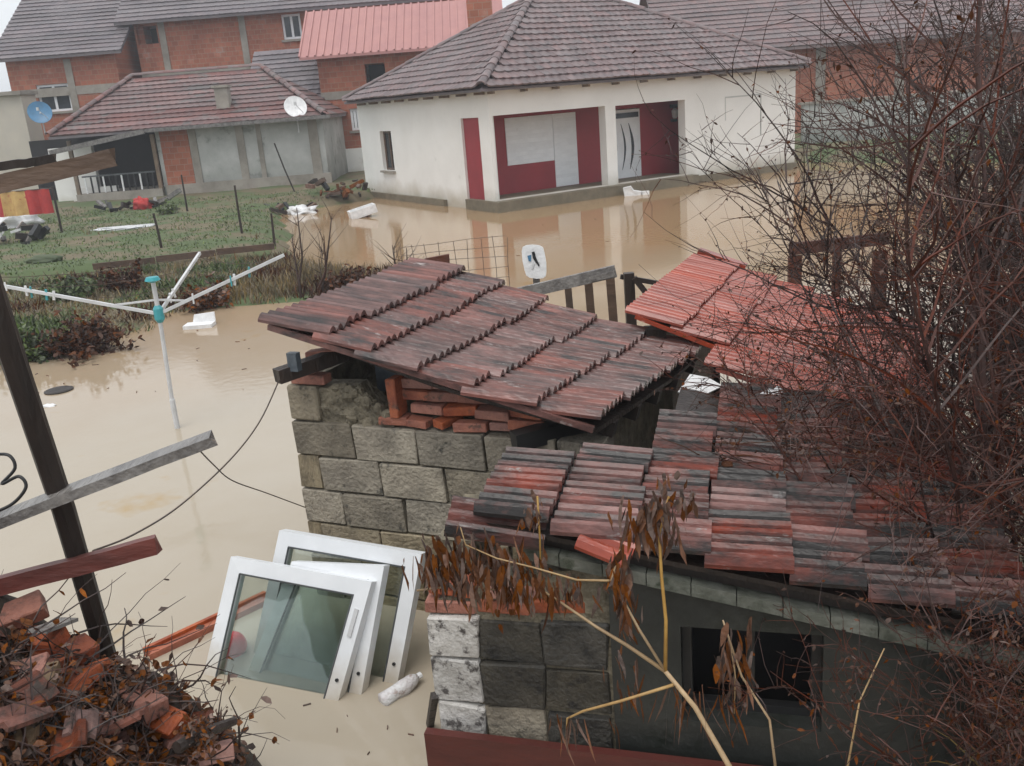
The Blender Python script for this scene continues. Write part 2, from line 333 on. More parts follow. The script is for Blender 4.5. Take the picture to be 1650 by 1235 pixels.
# ================================================================== SETTING
mb = MB(); mb.add([(-900, -60, 0), (900, -60, 0), (900, 34.5, 0), (-900, 34.5, 0)], [(0, 1, 2, 3)])
wo = struct(mb.build('flood_water', 'water', fix=False)); wo['label'] = 'muddy brown flood water covering yard and street'
SHORE = [(-60, 9.5), (-9, 10.4), (-6.9, 11.0), (-6.2, 11.7), (-5.5, 12.2), (-5.15, 13.0), (-5.1, 14.0), (-4.2, 14.25), (-3.2, 14.2), (-2.6, 13.9), (-1.9, 14.9), (-1.1, 15.4), (-1.5, 15.9), (-2.6, 16.1), (-3.7, 17.3), (-4.3, 18.7), (-5.2, 22.5), (-6.5, 27.3), (-5.6, 28.9), (-4.4, 29.6), (-3.9, 30.6), (-3.9, 32.5), (4, 37), (9.6, 32), (11.4, 29.5), (14.5, 26), (20, 21), (60, 18), (60, 400), (-60, 400)]
def sdist(x, y):
    best = 1e9; n = len(SHORE)
    for i in range(n):
        ax, ay = SHORE[i]; bx, by = SHORE[(i+1) % n]; dx, dy = bx-ax, by-ay
        t = max(0, min(1, ((x-ax)*dx+(y-ay)*dy)/(dx*dx+dy*dy))); q = (x-ax-dx*t)**2+(y-ay-dy*t)**2
        best = min(best, q)
    return math.sqrt(best)*(1 if inpoly((x, y), SHORE) else -1)
def ground(x, y):
    d = sdist(x, y)+.25*NZ.noise(V((x*.9, y*.9, 0)))+.1*NZ.noise(V((x*3, y*3, 4)))
    if d < 0: return max(-.8, d*.35)
    lawn = (y-(17.66+(x+7.49)*.32))
    z = min(.16, d*.13) + .16*smooth(-.15, .1, lawn) + .05*NZ.noise(V((x*.6, y*.6, 9)))*smooth(0, 1, d) + .015*NZ.noise(V((x*4, y*4, 2)))
    return z+.1*smooth(28, 33, y)
xs = [-900, -300, -120, -60, -40, -30, -24, -20, -17]+[-15+.3*i for i in range(54)]+[1.2+1.2*i for i in range(24)]+[34, 45, 60, 120, 300, 900]
ys = [-60, -20, -5, 0, 4, 7, 9]+[10+.3*i for i in range(62)]+[28.6+.6*i for i in range(18)]+[42, 50, 60, 80, 120, 200, 400, 900]
mb = MB(); nx = len(xs)
mb.add([(x, y, ground(max(-59, min(59, x)), min(399, y)) if y > 7 else -.9) for y in ys for x in xs], [(j*nx+i, j*nx+i+1, (j+1)*nx+i+1, (j+1)*nx+i) for j in range(len(ys)-1) for i in range(nx-1)])
gr = struct(mb.build('ground', 'earth', smooth=True, fix=False)); gr['label'] = 'muddy garden ground and bank rising out of the water'
# ================================================================== WHITE HOUSE
HA = atz(800, 342); HB = atz(1280, 272); hu = (HB-HA); HU = hu.length; hu.normalize(); hv = V((-hu.y, hu.x, 0)); HV = 8.5
wh = thing('white_house', 'single storey white plastered house with red corner porch and hipped tile roof', 'house', HA)
HZ = 3.02; DEP = 1.0
holes_f = [(.10, 3.56, .27, 2.35), (3.9, 6.33, .27, 2.33)]
fw_ = wall(HA, hu, -hv, HU, -.5, HZ, .3, holes_f).build('wall', 'white_plaster', wh)
lw = wall(HA+hv*.3, hv, -hu, HV-.3, -.5, HZ, .3, [(.25, 1.2, .2, 2.33), (5.75, 6.6, .88, 2.06)]).build('wall', 'white_plaster', wh)
bk = MB()
bk.obox(HA+hu*HU-hu*.15+hv*((HV+.3)/2)+Z*(HZ/2-.25), hu*.15, hv*((HV-.3)/2), Z*(HZ/2+.25)); bk.obox(HA+hu*(HU/2)+hv*(HV-.15)+Z*(HZ/2-.25), hu*(HU/2-.305), hv*.15, Z*(HZ/2+.25))
bk.build('wall', 'white_plaster', wh)
pr = MB()                                                     # porch room: red walls, floor slab, ceiling
def ploc(a, b, z): return HA+hu*a+hv*b+Z*z
PW = .3+DEP
porch = wall(ploc(.3, PW, 0), hu, -hv, 7.25, .2, 2.5, .15, [(.9, 3.2, 1.0, 2.24), (2.42, 3.2, .27, 2.24), (4.48, 5.45, .27, 2.2)]).build('porch_wall', 'red_paint', wh)
MB().obox(ploc(7.48, .3+DEP/2, 1.35), hu*.08, hv*(DEP/2-.002), Z*1.15).build('porch_wall', 'red_paint', wh)
MB().obox(ploc(.3+.9, PW+.5, 1.3), hu*.86, hv*.3, Z*1.1).build('porch_wall', 'red_paint', wh)
MB().obox(ploc(3.9, .3+DEP/2, 2.5), hu*3.6, hv*(DEP/2+.1), Z*.06).build('porch_ceiling', 'stained_plaster', wh)
MB().obox(ploc(3.2, .55, .13), hu*3.32, hv*.86, Z*.135).build('porch_floor', 'plinth', wh)
MB().obox(ploc(8.6, -.06, -.1), hu*2.07, hv*.055, Z*.3).build('plinth', 'plinth', wh)
MB().obox(ploc(-.06, 5.6, -.12), hu*.055, hv*2.9, Z*.3).build('plinth', 'plinth', wh)
# white shuttered window and door in the porch, front door
sh = MB().obox(ploc(.3+1.66, PW+.03, 1.62), hu*.755, hv*.03, Z*.615).build('window', 'white_pvc', wh)
for k in range(11): MB().obox(ploc(.3+1.66, PW-.004, 1.07+.108*k), hu*.75, hv*.006, Z*.048).build('shutter_slat', 'white_pvc', sh)
dr = MB().obox(ploc(.3+2.812, PW+.03, 1.255), hu*.385, hv*.03, Z*.98).build('door', 'white_pvc', wh)
for k in range(17): MB().obox(ploc(.3+2.812, PW-.004, .34+.108*k), hu*.375, hv*.006, Z*.048).build('shutter_slat', 'white_pvc', dr)
fd = MB().obox(ploc(.3+4.965, PW+.03, 1.215), hu*.48, hv*.03, Z*.96).build('door', 'white_pvc', wh); fd['label'] = 'white front door with dark curved glass strips'
MB().obox(ploc(.3+4.965, PW-.012, 2.02), hu*.42, hv*.012, Z*.07).build('transom_pane', 'glass_dark', fd)
for cx_, bulge, wd in ((-.22, .13, .05), (.06, .13, .085)):
    L_ = []; R_ = []
    for k in range(13):
        f = k/12; z = .5+1.3*f; b_ = bulge*math.sin(math.pi*f); w_ = wd*math.sin(math.pi*f)+.006; L_.append((cx_+b_-w_/2, z)); R_.append((cx_+b_+w_/2, z))
    for k in range(12):
        MB().prism([ploc(.3+4.965+x, PW-.003, z) for x, z in (L_[k], R_[k], R_[k+1], L_[k+1])], -hv*.012).build('glass_strip', 'glass_dark', fd)
MB().obox(ploc(.3+4.55, PW-.03, 1.15), hu*.012, hv*.03, Z*.09).build('handle', 'metal_grey', fd)
lp = ploc(6.95, PW-.14, 1.95)
lamp = MB().tube([lp-Z*.14, lp-Z*.1, lp+Z*.08, lp+Z*.14], [.05, .08, .10, .03], 8).build('wall_lamp', 'metal_grey', wh)
MB().obox(lp+Z*.2+hv*.05, hu*.08, hv*.08, Z*.05).build('lamp_cap', 'black', lamp); MB().obox(lp-Z*.2+hv*.05, hu*.07, hv*.07, Z*.04).build('lamp_bracket', 'black', lamp)
MB().obox(HA+hv*(.3+.725)+hu*.10+Z*1.265, hu*.03, hv*.472, Z*1.062).build('porch_side_panel', 'red_paint', wh)
# left wall window
wc = HA+hv*(.3+6.17); wn = MB()
for lo, hi, z0, z1 in ((-.425, -.36, .88, 2.06), (.36, .425, .88, 2.06), (-.36, .36, .88, .95), (-.36, .36, 1.99, 2.06), (-.03, .03, .95, 1.99)):
    wn.obox(wc+hu*.14+hv*((lo+hi)/2)+Z*((z0+z1)/2), hu*.03, hv*((hi-lo)/2-.001), Z*((z1-z0)/2-.001))
wf = wn.build('window', 'brown_wood', wh)
for s_ in (-1, 1): MB().obox(wc+hu*.15+hv*(.195*s_)+Z*1.47, hu*.008, hv*.163, Z*.518).build('pane', 'glass_dark', wf)
MB().obox(wc-hu*.03+Z*.85, hu*.08, hv*.48, Z*.028).build('sill', 'concrete', wf)
# faint blocked-up window on the right part of the facade
ob = MB(); oc = ploc(8.55, -.004, 1.75)
for a, b, c, e in ((-.72, .72, .52, .56), (.68, .72, -.62, .52), (-.72, -.69, -.1, .52)): ob.obox(oc+hu*((a+b)/2)+Z*((c+e)/2), hu*((b-a)/2), hv*.003, Z*((e-c)/2))
ob.build('blocked_window_outline', 'stained_plaster', wh)
# hipped roof
OV = .38; TS = .55
E0 = ploc(-OV, -OV, 3.0); LU = HU+2*OV-.2; LVv = HV+2*OV-.3; half = LVv/2; rz = half*TS
rA = E0+hu*half+hv*half+Z*rz; rB = E0+hu*(LU-half)+hv*half+Z*rz
c1 = E0; c2 = E0+hu*LU; c3 = c2+hv*LVv; c4 = E0+hv*LVv
rf = MB().add([c1, c2, c3, c4, rA, rB, c1-Z*.06, c2-Z*.06, c3-Z*.06, c4-Z*.06], [(0, 1, 5, 4), (1, 2, 5), (2, 3, 4, 5), (3, 0, 4), (6, 9, 8, 7), (0, 6, 7, 1), (1, 7, 8, 2), (2, 8, 9, 3), (3, 9, 6, 0)]).build('roof', 'slate_tile', wh)
tm = tile_mesh('tile', .42, .235, 'house_tile', .018, .035, (1, .2, 0, .2, 1))
sl = math.sqrt(1+TS*TS)
allt = []
for O, a, b, la in ((c1, hu, hv, LU), (c4, -hv, hu, LVv)):
    d = (b+Z*TS).normalized(); nrm = a.cross(d).normalized(); smax = half*sl
    s = 0; r = 0
    while s < smax-.1:
        f_ = (s+.17)/smax; x0 = half*f_; x1 = la-half*f_
        x = x0+(r % 2)*.08
        while x < x1-.05:
            wob = .02*NZ.noise(V((x*.6, s*.8, la)))
            p = O+a*x+d*(s-.05+rnd(-.012, .012))+nrm*(.045+wob)
            mw = frame(p+d*.38, -d+nrm*.10, a)       # x runs down the slope, y runs along -? keep right handed
            allt.append((( p-CAM).length, mw)); x += .235
        s += .335; r += 1
allt.sort(key=lambda q: q[0])
for dist, mw in allt[:300]: link('tile', tm, rf, mw @ M.Rotation(rnd(-.015, .015), 4, 'Z'))
mbt = MB(); tv = [v.co.copy() for v in tm.vertices]; tf = [tuple(p.vertices) for p in tm.polygons]
for dist, mw in allt[300:]: mbt.add([mw @ v for v in tv], tf)
stuff(mbt.build('upper_tiles', 'house_tile', rf, fix=False))
ridge_caps(rf, c1+Z*.09, rA+Z*.09, 'house_tile'); ridge_caps(rf, c2+Z*.09, rB+Z*.09, 'house_tile'); ridge_caps(rf, c4+Z*.09, rA+Z*.09, 'house_tile'); ridge_caps(rf, rA+Z*.1, rB+Z*.1, 'house_tile')
for k in range(12):
    p = c1+hu*(.4+.95*k)-Z*.10+hv*.06; MB().bar(p+hv*.02, p+hv*.30, .055, .06).build('rafter_end', 'rafter', wh)
for k in range(9):
    p = c1+hv*(.5+.95*k)-Z*.10+hu*.06; MB().bar(p+hu*.02, p+hu*.30, .055, .06).build('rafter_end', 'rafter', wh)
chp = aty(776, 38, 31.0)
ch = MB().box(chp+V((-.42, -.3, -1.6)), chp+V((.36, .3, 1.6))).build('chimney', 'brick_wall', wh)
# ================================================================== LOW GREY HOUSE
GA = atz(268, 318, .35); GB = atz(532, 297, .35); gu = GB-GA; GL = gu.length; gu.normalize(); gv = V((-gu.y, gu.x, 0)); gn = -gv
gh = thing('grey_house', 'low grey plastered house with sagging red tile hip roof and porch', 'house', GA)
def gl(a, b, z): return GA+gu*a+gv*b+Z*(z-GA.z)
GE = 2.62
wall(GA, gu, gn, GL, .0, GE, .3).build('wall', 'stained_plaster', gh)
MB().obox(gl(.62, -.012, 1.6), gu*.48, gv*.012, Z*.95).build('brick_panel', 'brick_wall', gh)
for a, w in ((1.25, .12), (2.85, .13), (3.5, .08), (5.35, .16)): MB().obox(gl(a, -.02, 1.6), gu*w, gv*.02, Z*1.0).build('pillar', 'concrete', gh)
MB().obox(gl(GL/2+.1, -.06, .45), gu*(GL/2), gv*.055, Z*.3).build('plinth', 'concrete', gh)
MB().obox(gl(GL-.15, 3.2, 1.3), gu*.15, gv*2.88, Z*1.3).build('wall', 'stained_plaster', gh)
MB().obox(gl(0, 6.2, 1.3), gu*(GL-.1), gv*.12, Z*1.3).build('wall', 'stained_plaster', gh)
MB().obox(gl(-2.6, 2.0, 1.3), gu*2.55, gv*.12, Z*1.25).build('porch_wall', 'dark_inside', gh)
MB().obox(gl(-3.3, .9, 1.2), gu*.75, gv*.12, Z*1.05).build('wall', 'white_plaster', gh)
MB().obox(gl(-2.55, .45, .5), gu*.78, gv*.1, Z*.35).build('porch_parapet', 'white_plaster', gh)
MB().obox(gl(-1.5, .8, .5), gu*1.48, gv*1.0, Z*.17).build('porch_floor', 'concrete', gh)
for a in (-2.9, -.08): MB().obox(gl(a, -.1, 1.5), gu*.06, gv*.06, Z*.98).build('porch_post', 'rafter', gh)
rl = MB().bar(gl(-2.7, -.1, 1.25), gl(-.2, -.1, 1.25), .05, .05).build('railing', 'metal_dark', gh)
for k in range(12): MB().bar(gl(-2.62+.21*k, -.1, .68), gl(-2.62+.21*k, -.1, 1.22), .05, .035, gv).build('baluster', 'black' if k % 3 else 'white_thing', rl)
gz = GE+.02; gE = gl(-3.35, -.55, gz); gLU = GL+3.55; gLV = 7.0; gh2 = gLV/2; gs = .52
r1 = gE+gu*(gh2*.55)+gv*gh2+Z*(gh2*gs); r2 = gE+gu*(gLU-gh2*.75)+gv*gh2+Z*(gh2*gs); e2 = gE+gu*gLU; e3 = e2+gv*gLV; e4 = gE+gv*gLV
grf = MB().add([gE, e2, e3, e4, r1, r2, gE-Z*.08, e2-Z*.08, e3-Z*.08, e4-Z*.08], [(0, 1, 5, 4), (1, 2, 5), (2, 3, 4, 5), (3, 0, 4), (6, 9, 8, 7), (0, 6, 7, 1), (1, 7, 8, 2), (2, 8, 9, 3), (3, 9, 6, 0)]).build('roof', 'slate_tile', gh)
dd = (gv+Z*gs).normalized(); sm = gh2*math.sqrt(1+gs*gs)
courses(grf, gE, gu, dd, [(0, 0), (gLU, 0), (gLU-gh2*.75, sm), (gh2*.55, sm)], 'low_tile', .32, .24)
rr_ = (-gu*.75*1.0+Z*gs).normalized(); d2 = (r2-(e2+gv*gh2)).normalized(); courses(grf, e2, gv, d2, [(0, 0), (gLV, 0), (gh2, (r2-(e2+gv*gh2)).length)], 'low_tile', .32, .24)
d3 = (r1-(gE+gv*gh2)).normalized(); courses(grf, e4, -gv, d3, [(0, 0), (gLV, 0), (gh2, (r1-(gE+gv*gh2)).length)], 'low_tile', .32, .24)
ridge_caps(grf, gE+Z*.08, r1+Z*.08, 'low_tile'); ridge_caps(grf, e2+Z*.08, r2+Z*.08, 'low_tile'); ridge_caps(grf, r1+Z*.08, r2+Z*.08, 'low_tile')
cc = onp(362, 172, gE, gu.cross(dd))
chm = MB().box(cc+V((-.22, -.22, -.6)), cc+V((.22, .22, .62))).build('chimney', 'concrete', gh); MB().box(cc+V((-.28, -.28, .62)), cc+V((.28, .28, .7))).build('chimney_cap', 'concrete', chm)
MB().bar(gl(-3.4, -.6, gz-.5), gl(-.1, -.75, gz-.04), .05, .16).build('fascia', 'grey_wood', gh)
MB().bar(gl(-.1, -.62, gz-.03), gl(GL+.4, -.62, gz-.03), .05, .12).build('fascia', 'grey_wood', gh)
def dish(px, py, Y, r, mname, label, tx):
    c = aty(px, py, Y); t = thing('satellite_dish', label, 'satellite dish', c-Z*.5)
    ax = V((tx, -1, .45)).normalized(); a = ax.orthogonal().normalized(); b = ax.cross(a); mb = MB(); vs = [c-ax*.08*r/.4]; fs = []
    for i in range(1, 5):
        for j in range(20):
            q = r*i/4; th = 2*math.pi*j/20; vs.append(c+a*math.cos(th)*q+b*math.sin(th)*q*1.1+ax*(.2*q*q/r-.08*r/.4))
    for j in range(20):
        fs.append((0, 1+j, 1+(j+1) % 20))
        for i in range(3): fs.append((1+i*20+j, 1+(i+1)*20+j, 1+(i+1)*20+(j+1) % 20, 1+i*20+(j+1) % 20))
    n0 = len(vs); vs += [v-ax*.02 for v in vs]; fs += [tuple(reversed([k+n0 for k in f])) for f in fs]
    MB().add(vs, fs).build('reflector', mname, t, True, fix=False)
    MB().tube([c-b*r*.9*(1 if b.z > 0 else -1), c+ax*r*.9-Z*.06], .012, 5).build('feed_arm', 'metal_grey', t)
    MB().box(c+ax*r*.9-V((.04, .04, .1)), c+ax*r*.9+V((.04, .04, .02))).build('receiver', 'metal_grey', t)
    MB().tube([c-ax*.06, c-ax*.25-Z*.1, c-ax*.25-Z*.75], .025, 6).build('mast', 'metal_grey', t)
dish(476, 172, GA.y-.35, .36, 'white_thing', 'round white satellite dish at the eave of the grey house', .2)
# ================================================================== BACK ROW
def rect_on(Y, x0, y0, x1, y1):
    a = aty(x0, y0, Y); b = aty(x1, y1, Y); return min(a.x, b.x), max(a.x, b.x), min(a.z, b.z), max(a.z, b.z)
def building(name, label, Y, x0, x1, depth, zbase, zeave, rise, roofmat, wallmat, wins=(), bands=(), cols=(), over=.5, tin=False, gable=True, exp=.33):
    t = thing(name, label, 'house', (x0, Y, zbase))
    holes = [(max(.05, w[0]-x0), min(x1-x0-.05, w[1]-x0), w[2], w[3]) for w in wins]
    wall((x0, Y, 0), V((1, 0, 0)), V((0, -1, 0)), x1-x0, zbase, zeave, .3, holes).build('wall', wallmat, t)
    half = depth/2
    for xx in (x0, x1-.3):
        MB().prism([(xx, Y+.3, zbase), (xx, Y+depth, zbase), (xx, Y+depth, zeave-.05), (xx, Y+half, zeave+rise-.15), (xx, Y+.3, zeave-.05)], (.3, 0, 0)).build('wall', wallmat, t)
    MB().box((x0+.3, Y+depth-.3, zbase), (x1-.3, Y+depth, zeave-.05)).build('wall', wallmat, t)
    for h in holes:
        f = MB()
        a, b, c, d = h[0]+x0+.004, h[1]+x0-.004, h[2]+.004, h[3]-.004
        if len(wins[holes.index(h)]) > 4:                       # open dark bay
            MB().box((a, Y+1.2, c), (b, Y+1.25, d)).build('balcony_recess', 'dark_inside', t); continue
        for q in ((a, a+.09, c, d), (b-.09, b, c, d), (a+.09, b-.09, c, c+.09), (a+.09, b-.09, d-.09, d), ((a+b)/2-.05, (a+b)/2+.05, c+.09, d-.09)): f.box((q[0], Y+.08, q[2]), (q[1], Y+.16, q[3]))
        fo = f.build('window', 'white_pvc', t)
        for q in ((a+.09, (a+b)/2-.05), ((a+b)/2+.05, b-.09)): MB().box((q[0], Y+.11, c+.09), (q[1], Y+.13, d-.09)).build('pane', 'glass_dark', fo)
        MB().box((a-.1, Y-.08, c-.1), (b+.1, Y-.003, c-.01)).build('sill', 'concrete', fo)
    for z0, z1 in bands: MB().box((x0-.01, Y-.03, z0), (x1+.01, Y-.004, z1)).build('ring_beam', 'concrete', t)
    for a, b, z0, z1 in cols: MB().box((a, Y-.045, z0), (b, Y-.032, z1)).build('column', 'concrete', t)
    sl_ = rise/half; d = V((0, 1, sl_)).normalized(); O = V((x0-over, Y-over, zeave-over*sl_)); w = x1-x0+2*over; L = (half+over)*math.sqrt(1+sl_*sl_)
    top = O+d*L
    rf = MB().add([O, O+V((w, 0, 0)), top+V((w, 0, 0)), top, O+V((0, depth+2*over, 0)), O+V((w, depth+2*over, 0))], [(0, 1, 2, 3), (3, 2, 5, 4)])
    n0 = len(rf.v); rf.add([V(v)-Z*.1 for v in rf.v[:6]], [(3, 2, 1, 0), (4, 5, 2, 3)]); rf.f += [(0, 6, 7, 1), (1, 7, 8, 2), (0, 3, 9, 6), (2, 8, 11, 5), (3, 4, 10, 9)]
    ro = rf.build('roof', roofmat, t, fix=False)
    if tin:
        nrm = V((1, 0, 0)).cross(d); n = int(w/.3)
        for k in range(n+1): MB().bar(O+V((w*k/n, 0, 0))+nrm*.03, top+V((w*k/n, 0, 0))+nrm*.03, .06, .05, nrm).build('standing_seam', roofmat, ro)
    else:
        courses(ro, O, V((1, 0, 0)), d, [(0, 0), (w, 0), (w, L), (0, L)], roofmat, exp, .25)
    return t
def WP(Y, *r): return rect_on(Y, *r)
YA, YB, YC, YD = 42., 43.5, 38., 40.
xA0 = aty(8, 100, YA).x; xA1 = aty(214, 90, YA).x
building('brick_house', 'brick house under a dark gable roof at the far left', YA, xA0, xA1-.75, 8, .2, aty(110, 92, YA).z+.35, 2.6, 'slate_tile', 'brick_wall', [WP(YA, 57, 138, 118, 178)], [(aty(250, 135, YA).z-.2, aty(250, 135, YA).z+.15)], [(aty(112, 110, YA).x-.2, aty(112, 110, YA).x+.1, 3.0, 5.7)], .45)
xB0 = aty(218, 60, YB).x; xB1 = aty(735, 30, YB).x
zB = aty(350, 30, YB).z+.5
w3 = WP(YB, 216, 44, 256, 70)
building('brick_house', 'tall unplastered brick house with dark roof and open balcony bay', YB, xB0, xB1, 9, .2, zB, 3.2, 'slate_tile', 'brick_wall', [(w3[0]+.05, w3[1], w3[2], min(w3[3], zB-.05), 1), WP(YB, 452, 24, 488, 62), WP(YB, 585, 14, 625, 32)], [(aty(330, 116, YB).z-.2, aty(330, 116, YB).z+.2)], [(aty(px, 80, YB).x-.14, aty(px, 80, YB).x+.14, 4.0, zB-.1) for px in (266, 396, 534)], .6)
xC0 = aty(512, 110, YC).x; xC1 = aty(790, 60, YC).x; zC = aty(560, 86, YC).z+.3
pc = building('brick_house', 'brick house with pink sheet metal roof behind the white house', YC, xC0, xC1, 4.6, .2, zC, 1.5, 'pink_tin', 'brick_wall', [WP(YC, 587, 104, 623, 136)+(1,), WP(YC, 563, 176, 581, 210)], [(aty(560, 153, YC).z-.15, aty(560, 153, YC).z+.15)], [], .55, True)
for k in range(9): MB().bar((xC0-.3+.8*k, YC-.5, zC-.4), (xC0-.3+.8*k, YC+.0, zC-.12), .1, .12).build('rafter_end', 'rafter', pc)
MB().box((xC0+.1, YC-.06, .2), (xC0+4, YC-.01, aty(560, 240, YC).z)).build('plinth', 'white_plaster', pc)
an = building('slate_house', 'small house with dark weathered roof wedged behind the grey house', 38.2, aty(395, 110, 38).x, aty(506, 110, 38).x, 5.5, .2, aty(450, 158, 38).z, 1.9, 'slate_tile', 'concrete', [], [], [], .25)
xD0 = aty(1285, 60, YD).x; zD = aty(1420, 48, YD).z
building('brick_house', 'long brick house with mauve tile roof behind the bushes', YD, xD0-5.0, 31, 8, .2, zD, 2.8, 'house_tile', 'brick_wall', [], [(zD-.5, zD-.25)], [(aty(px, 100, YD).x-.2, aty(px, 100, YD).x+.2, .2, zD-.3) for px in (1322, 1450, 1600)], .6)
cw = thing('cream_house', 'cream plastered wall of a house at the left edge', 'house', aty(20, 250, 38))
wx = WP(38, -60, 160, 54, 250)
MB().box((wx[0], 38, .2), (wx[1], 39.2, wx[3])).build('wall', 'cream', cw); MB().box((wx[0]-.2, 37.8, wx[3]), (wx[1]+.1, 39.3, wx[3]+.14)).build('roof', 'concrete', cw)
dish(64, 181, 37.4, .42, 'blue', 'blue satellite dish on the cream house at the far left', .3)
gw = thing('garden_wall', 'pale rendered garden wall behind the bushes on the right', 'wall', (17, 33.5, .1))
MB().box((10.8, 33.4, 0), (30, 33.6, 1.75)).build('wall', 'stained_plaster', gw); MB().box((10.7, 33.34, 1.75), (30.1, 33.66, 1.83)).build('coping', 'concrete', gw)
#@@PART2
# ================================================================== NEAR SHEDS
def chamfer_block(name, sx, sy, sz, material, bev=.008, rough=.006, seed=0):
    b = bmesh.new(); bmesh.ops.create_cube(b, size=1)
    for v in b.verts: v.co = V((v.co.x*sx, v.co.y*sy, v.co.z*sz))
    bmesh.ops.bevel(b, geom=b.edges[:], offset=bev, segments=1, affect='EDGES')
    for v in b.verts: v.co += V([rough*NZ.noise(v.co*9+V((seed*7.3+k*11, k*5, 0))) *2 for k in range(3)])
    me = bpy.data.meshes.new(name); b.to_mesh(me); b.free(); me.materials.append(MATS[material]); return me
BLK = [chamfer_block('concrete_block', .392, .2, .198, 'block', .005, .009, i) for i in range(4)]
HBL = [chamfer_block('concrete_block', .192, .2, .198, 'block', .010, .006, i+9) for i in range(3)]
BRK = [chamfer_block('brick', .24, .115, .062, 'brick', .006, .005, i) for i in range(4)]
def plane_dirs(deg):
    a = R(deg); return V((math.cos(a), math.sin(a), 0)), V((math.sin(a), -math.cos(a), 0))
# ---------- upper shed of concrete blocks
u0, n0 = plane_dirs(-24.2); P0 = aty(477, 732, 5.0); P0 = V((P0.x, P0.y, 0))
us = thing('block_shed', 'grey concrete block shed with sagging old tile roof standing in the flood', 'shed', P0)
def ul(s, d, z): return P0+u0*s-n0*d+Z*z            # d = depth behind the face
cor = MB().prism([ul(.012, .03, -.8), ul(1.83, .03, -.8), ul(1.83, .03, 1.02), ul(.72, .03, 1.04), ul(.66, .03, 1.10), ul(.52, .03, 1.22), ul(.42, .03, 1.31), ul(.012, .03, 1.29)], -n0*.16).build('wall', 'mortar', us)
def frame_wall(p, ux, nn): 
    m = M((ux, -nn, Z)).transposed().to_4x4(); m.translation = p; return m
for c in range(7):
    z1 = 1.105-.208*c; off = (0, .25, .12, .3, .05, .2, .1)[c]; s = -off if c else 0
    while s < 1.75:
        a = max(0, s); b = min(1.84, s+.4)
        if b-a > .06:
            full = b-a > .39
            me = random.choice(BLK)
            mw = frame_wall(ul((a+b)/2, .1+rnd(-.007, .007), z1-.103), u0, n0) @ M.Rotation(rnd(-.01, .01), 4, 'Y') @ M.Scale((b-a-.008)/.394, 4, V((1, 0, 0)))
            link('concrete_block', me, cor, mw)
        s += .4
for a, b in ((0, .195),):
    link('concrete_block', HBL[0], cor, frame_wall(ul((a+b)/2, .1, 1.21), u0, n0))
rub = MB()                                            # crumbled mortar between the top blocks and the hole
for i in range(70):
    s = rnd(.21, .66); z = rnd(1.10, 1.31-.55*max(0, s-.38)); rub.sphere(ul(s, rnd(.03, .07), z), rnd(.018, .045), (1, .7, .8), 6, 4, .5, 3)
stuff(rub.build('crumbled_mortar', 'mortar', cor, False, fix=False))
def brick_at(s, d, z, rot=0, tilt=0, scale=1, parent=cor):
    mw = frame_wall(ul(s, d, z), u0, n0) @ M.Rotation(rot, 4, 'Z') @ M.Rotation(tilt, 4, 'Y') @ M.Scale(scale, 4)
    link('brick', random.choice(BRK), parent, mw)
for k, s in enumerate((.80, .96, 1.12, 1.30)): brick_at(s, .06+rnd(-.02, .02), 1.138+rnd(-.004, .004), R(90 if k in (1,) else rnd(-8, 8)) if k != 1 else R(70), R(rnd(-3, 3)), (.62, .62, .72, .62)[k]*1.05)
for k, s in enumerate((.85, 1.05, 1.24)): brick_at(s, .08+rnd(0, .02), 1.205+rnd(-.004, .004), R(rnd(-6, 6)), R(rnd(-4, 4)), .8)
for k, s in enumerate((.80, .97, 1.13)): brick_at(s, .11, 1.272, R(rnd(-6, 6)), 0, .8)
for k, s in enumerate((.79, .95)): brick_at(s, .12, 1.335, R(rnd(-6, 6)), 0, .8)
brick_at(.82, .12, 1.395, R(4), 0, .8)
brick_at(1.42, .09, 1.15, R(8), R(4), .8); brick_at(1.42, .1, 1.21, R(-5), R(3), .75)
brick_at(.66, .05, 1.14, R(5), 0, .72); brick_at(.68, .05, 1.27, 0, R(88), .9); brick_at(.14, .06, 1.345, R(4), R(2), .85); brick_at(.17, .1, 1.41, R(80), 0, .8); brick_at(.2, .12, 1.47, R(10), R(-5), .8)
MB().obox(ul(.5, .5, 1.3), u0*.16, n0*.1, Z*.13).build('tarp', 'tarp', us)
MB().obox(ul(.02, .9, .4), u0*.08, n0*.72, Z*.92).build('wall', 'mortar', us)
MB().obox(ul(1.72, .9, .2), u0*.08, n0*.7, Z*.9).build('wall', 'mortar', us); MB().obox(ul(.9, 1.62, .3), u0*.7, n0*.06, Z*.9).build('wall', 'mortar', us)
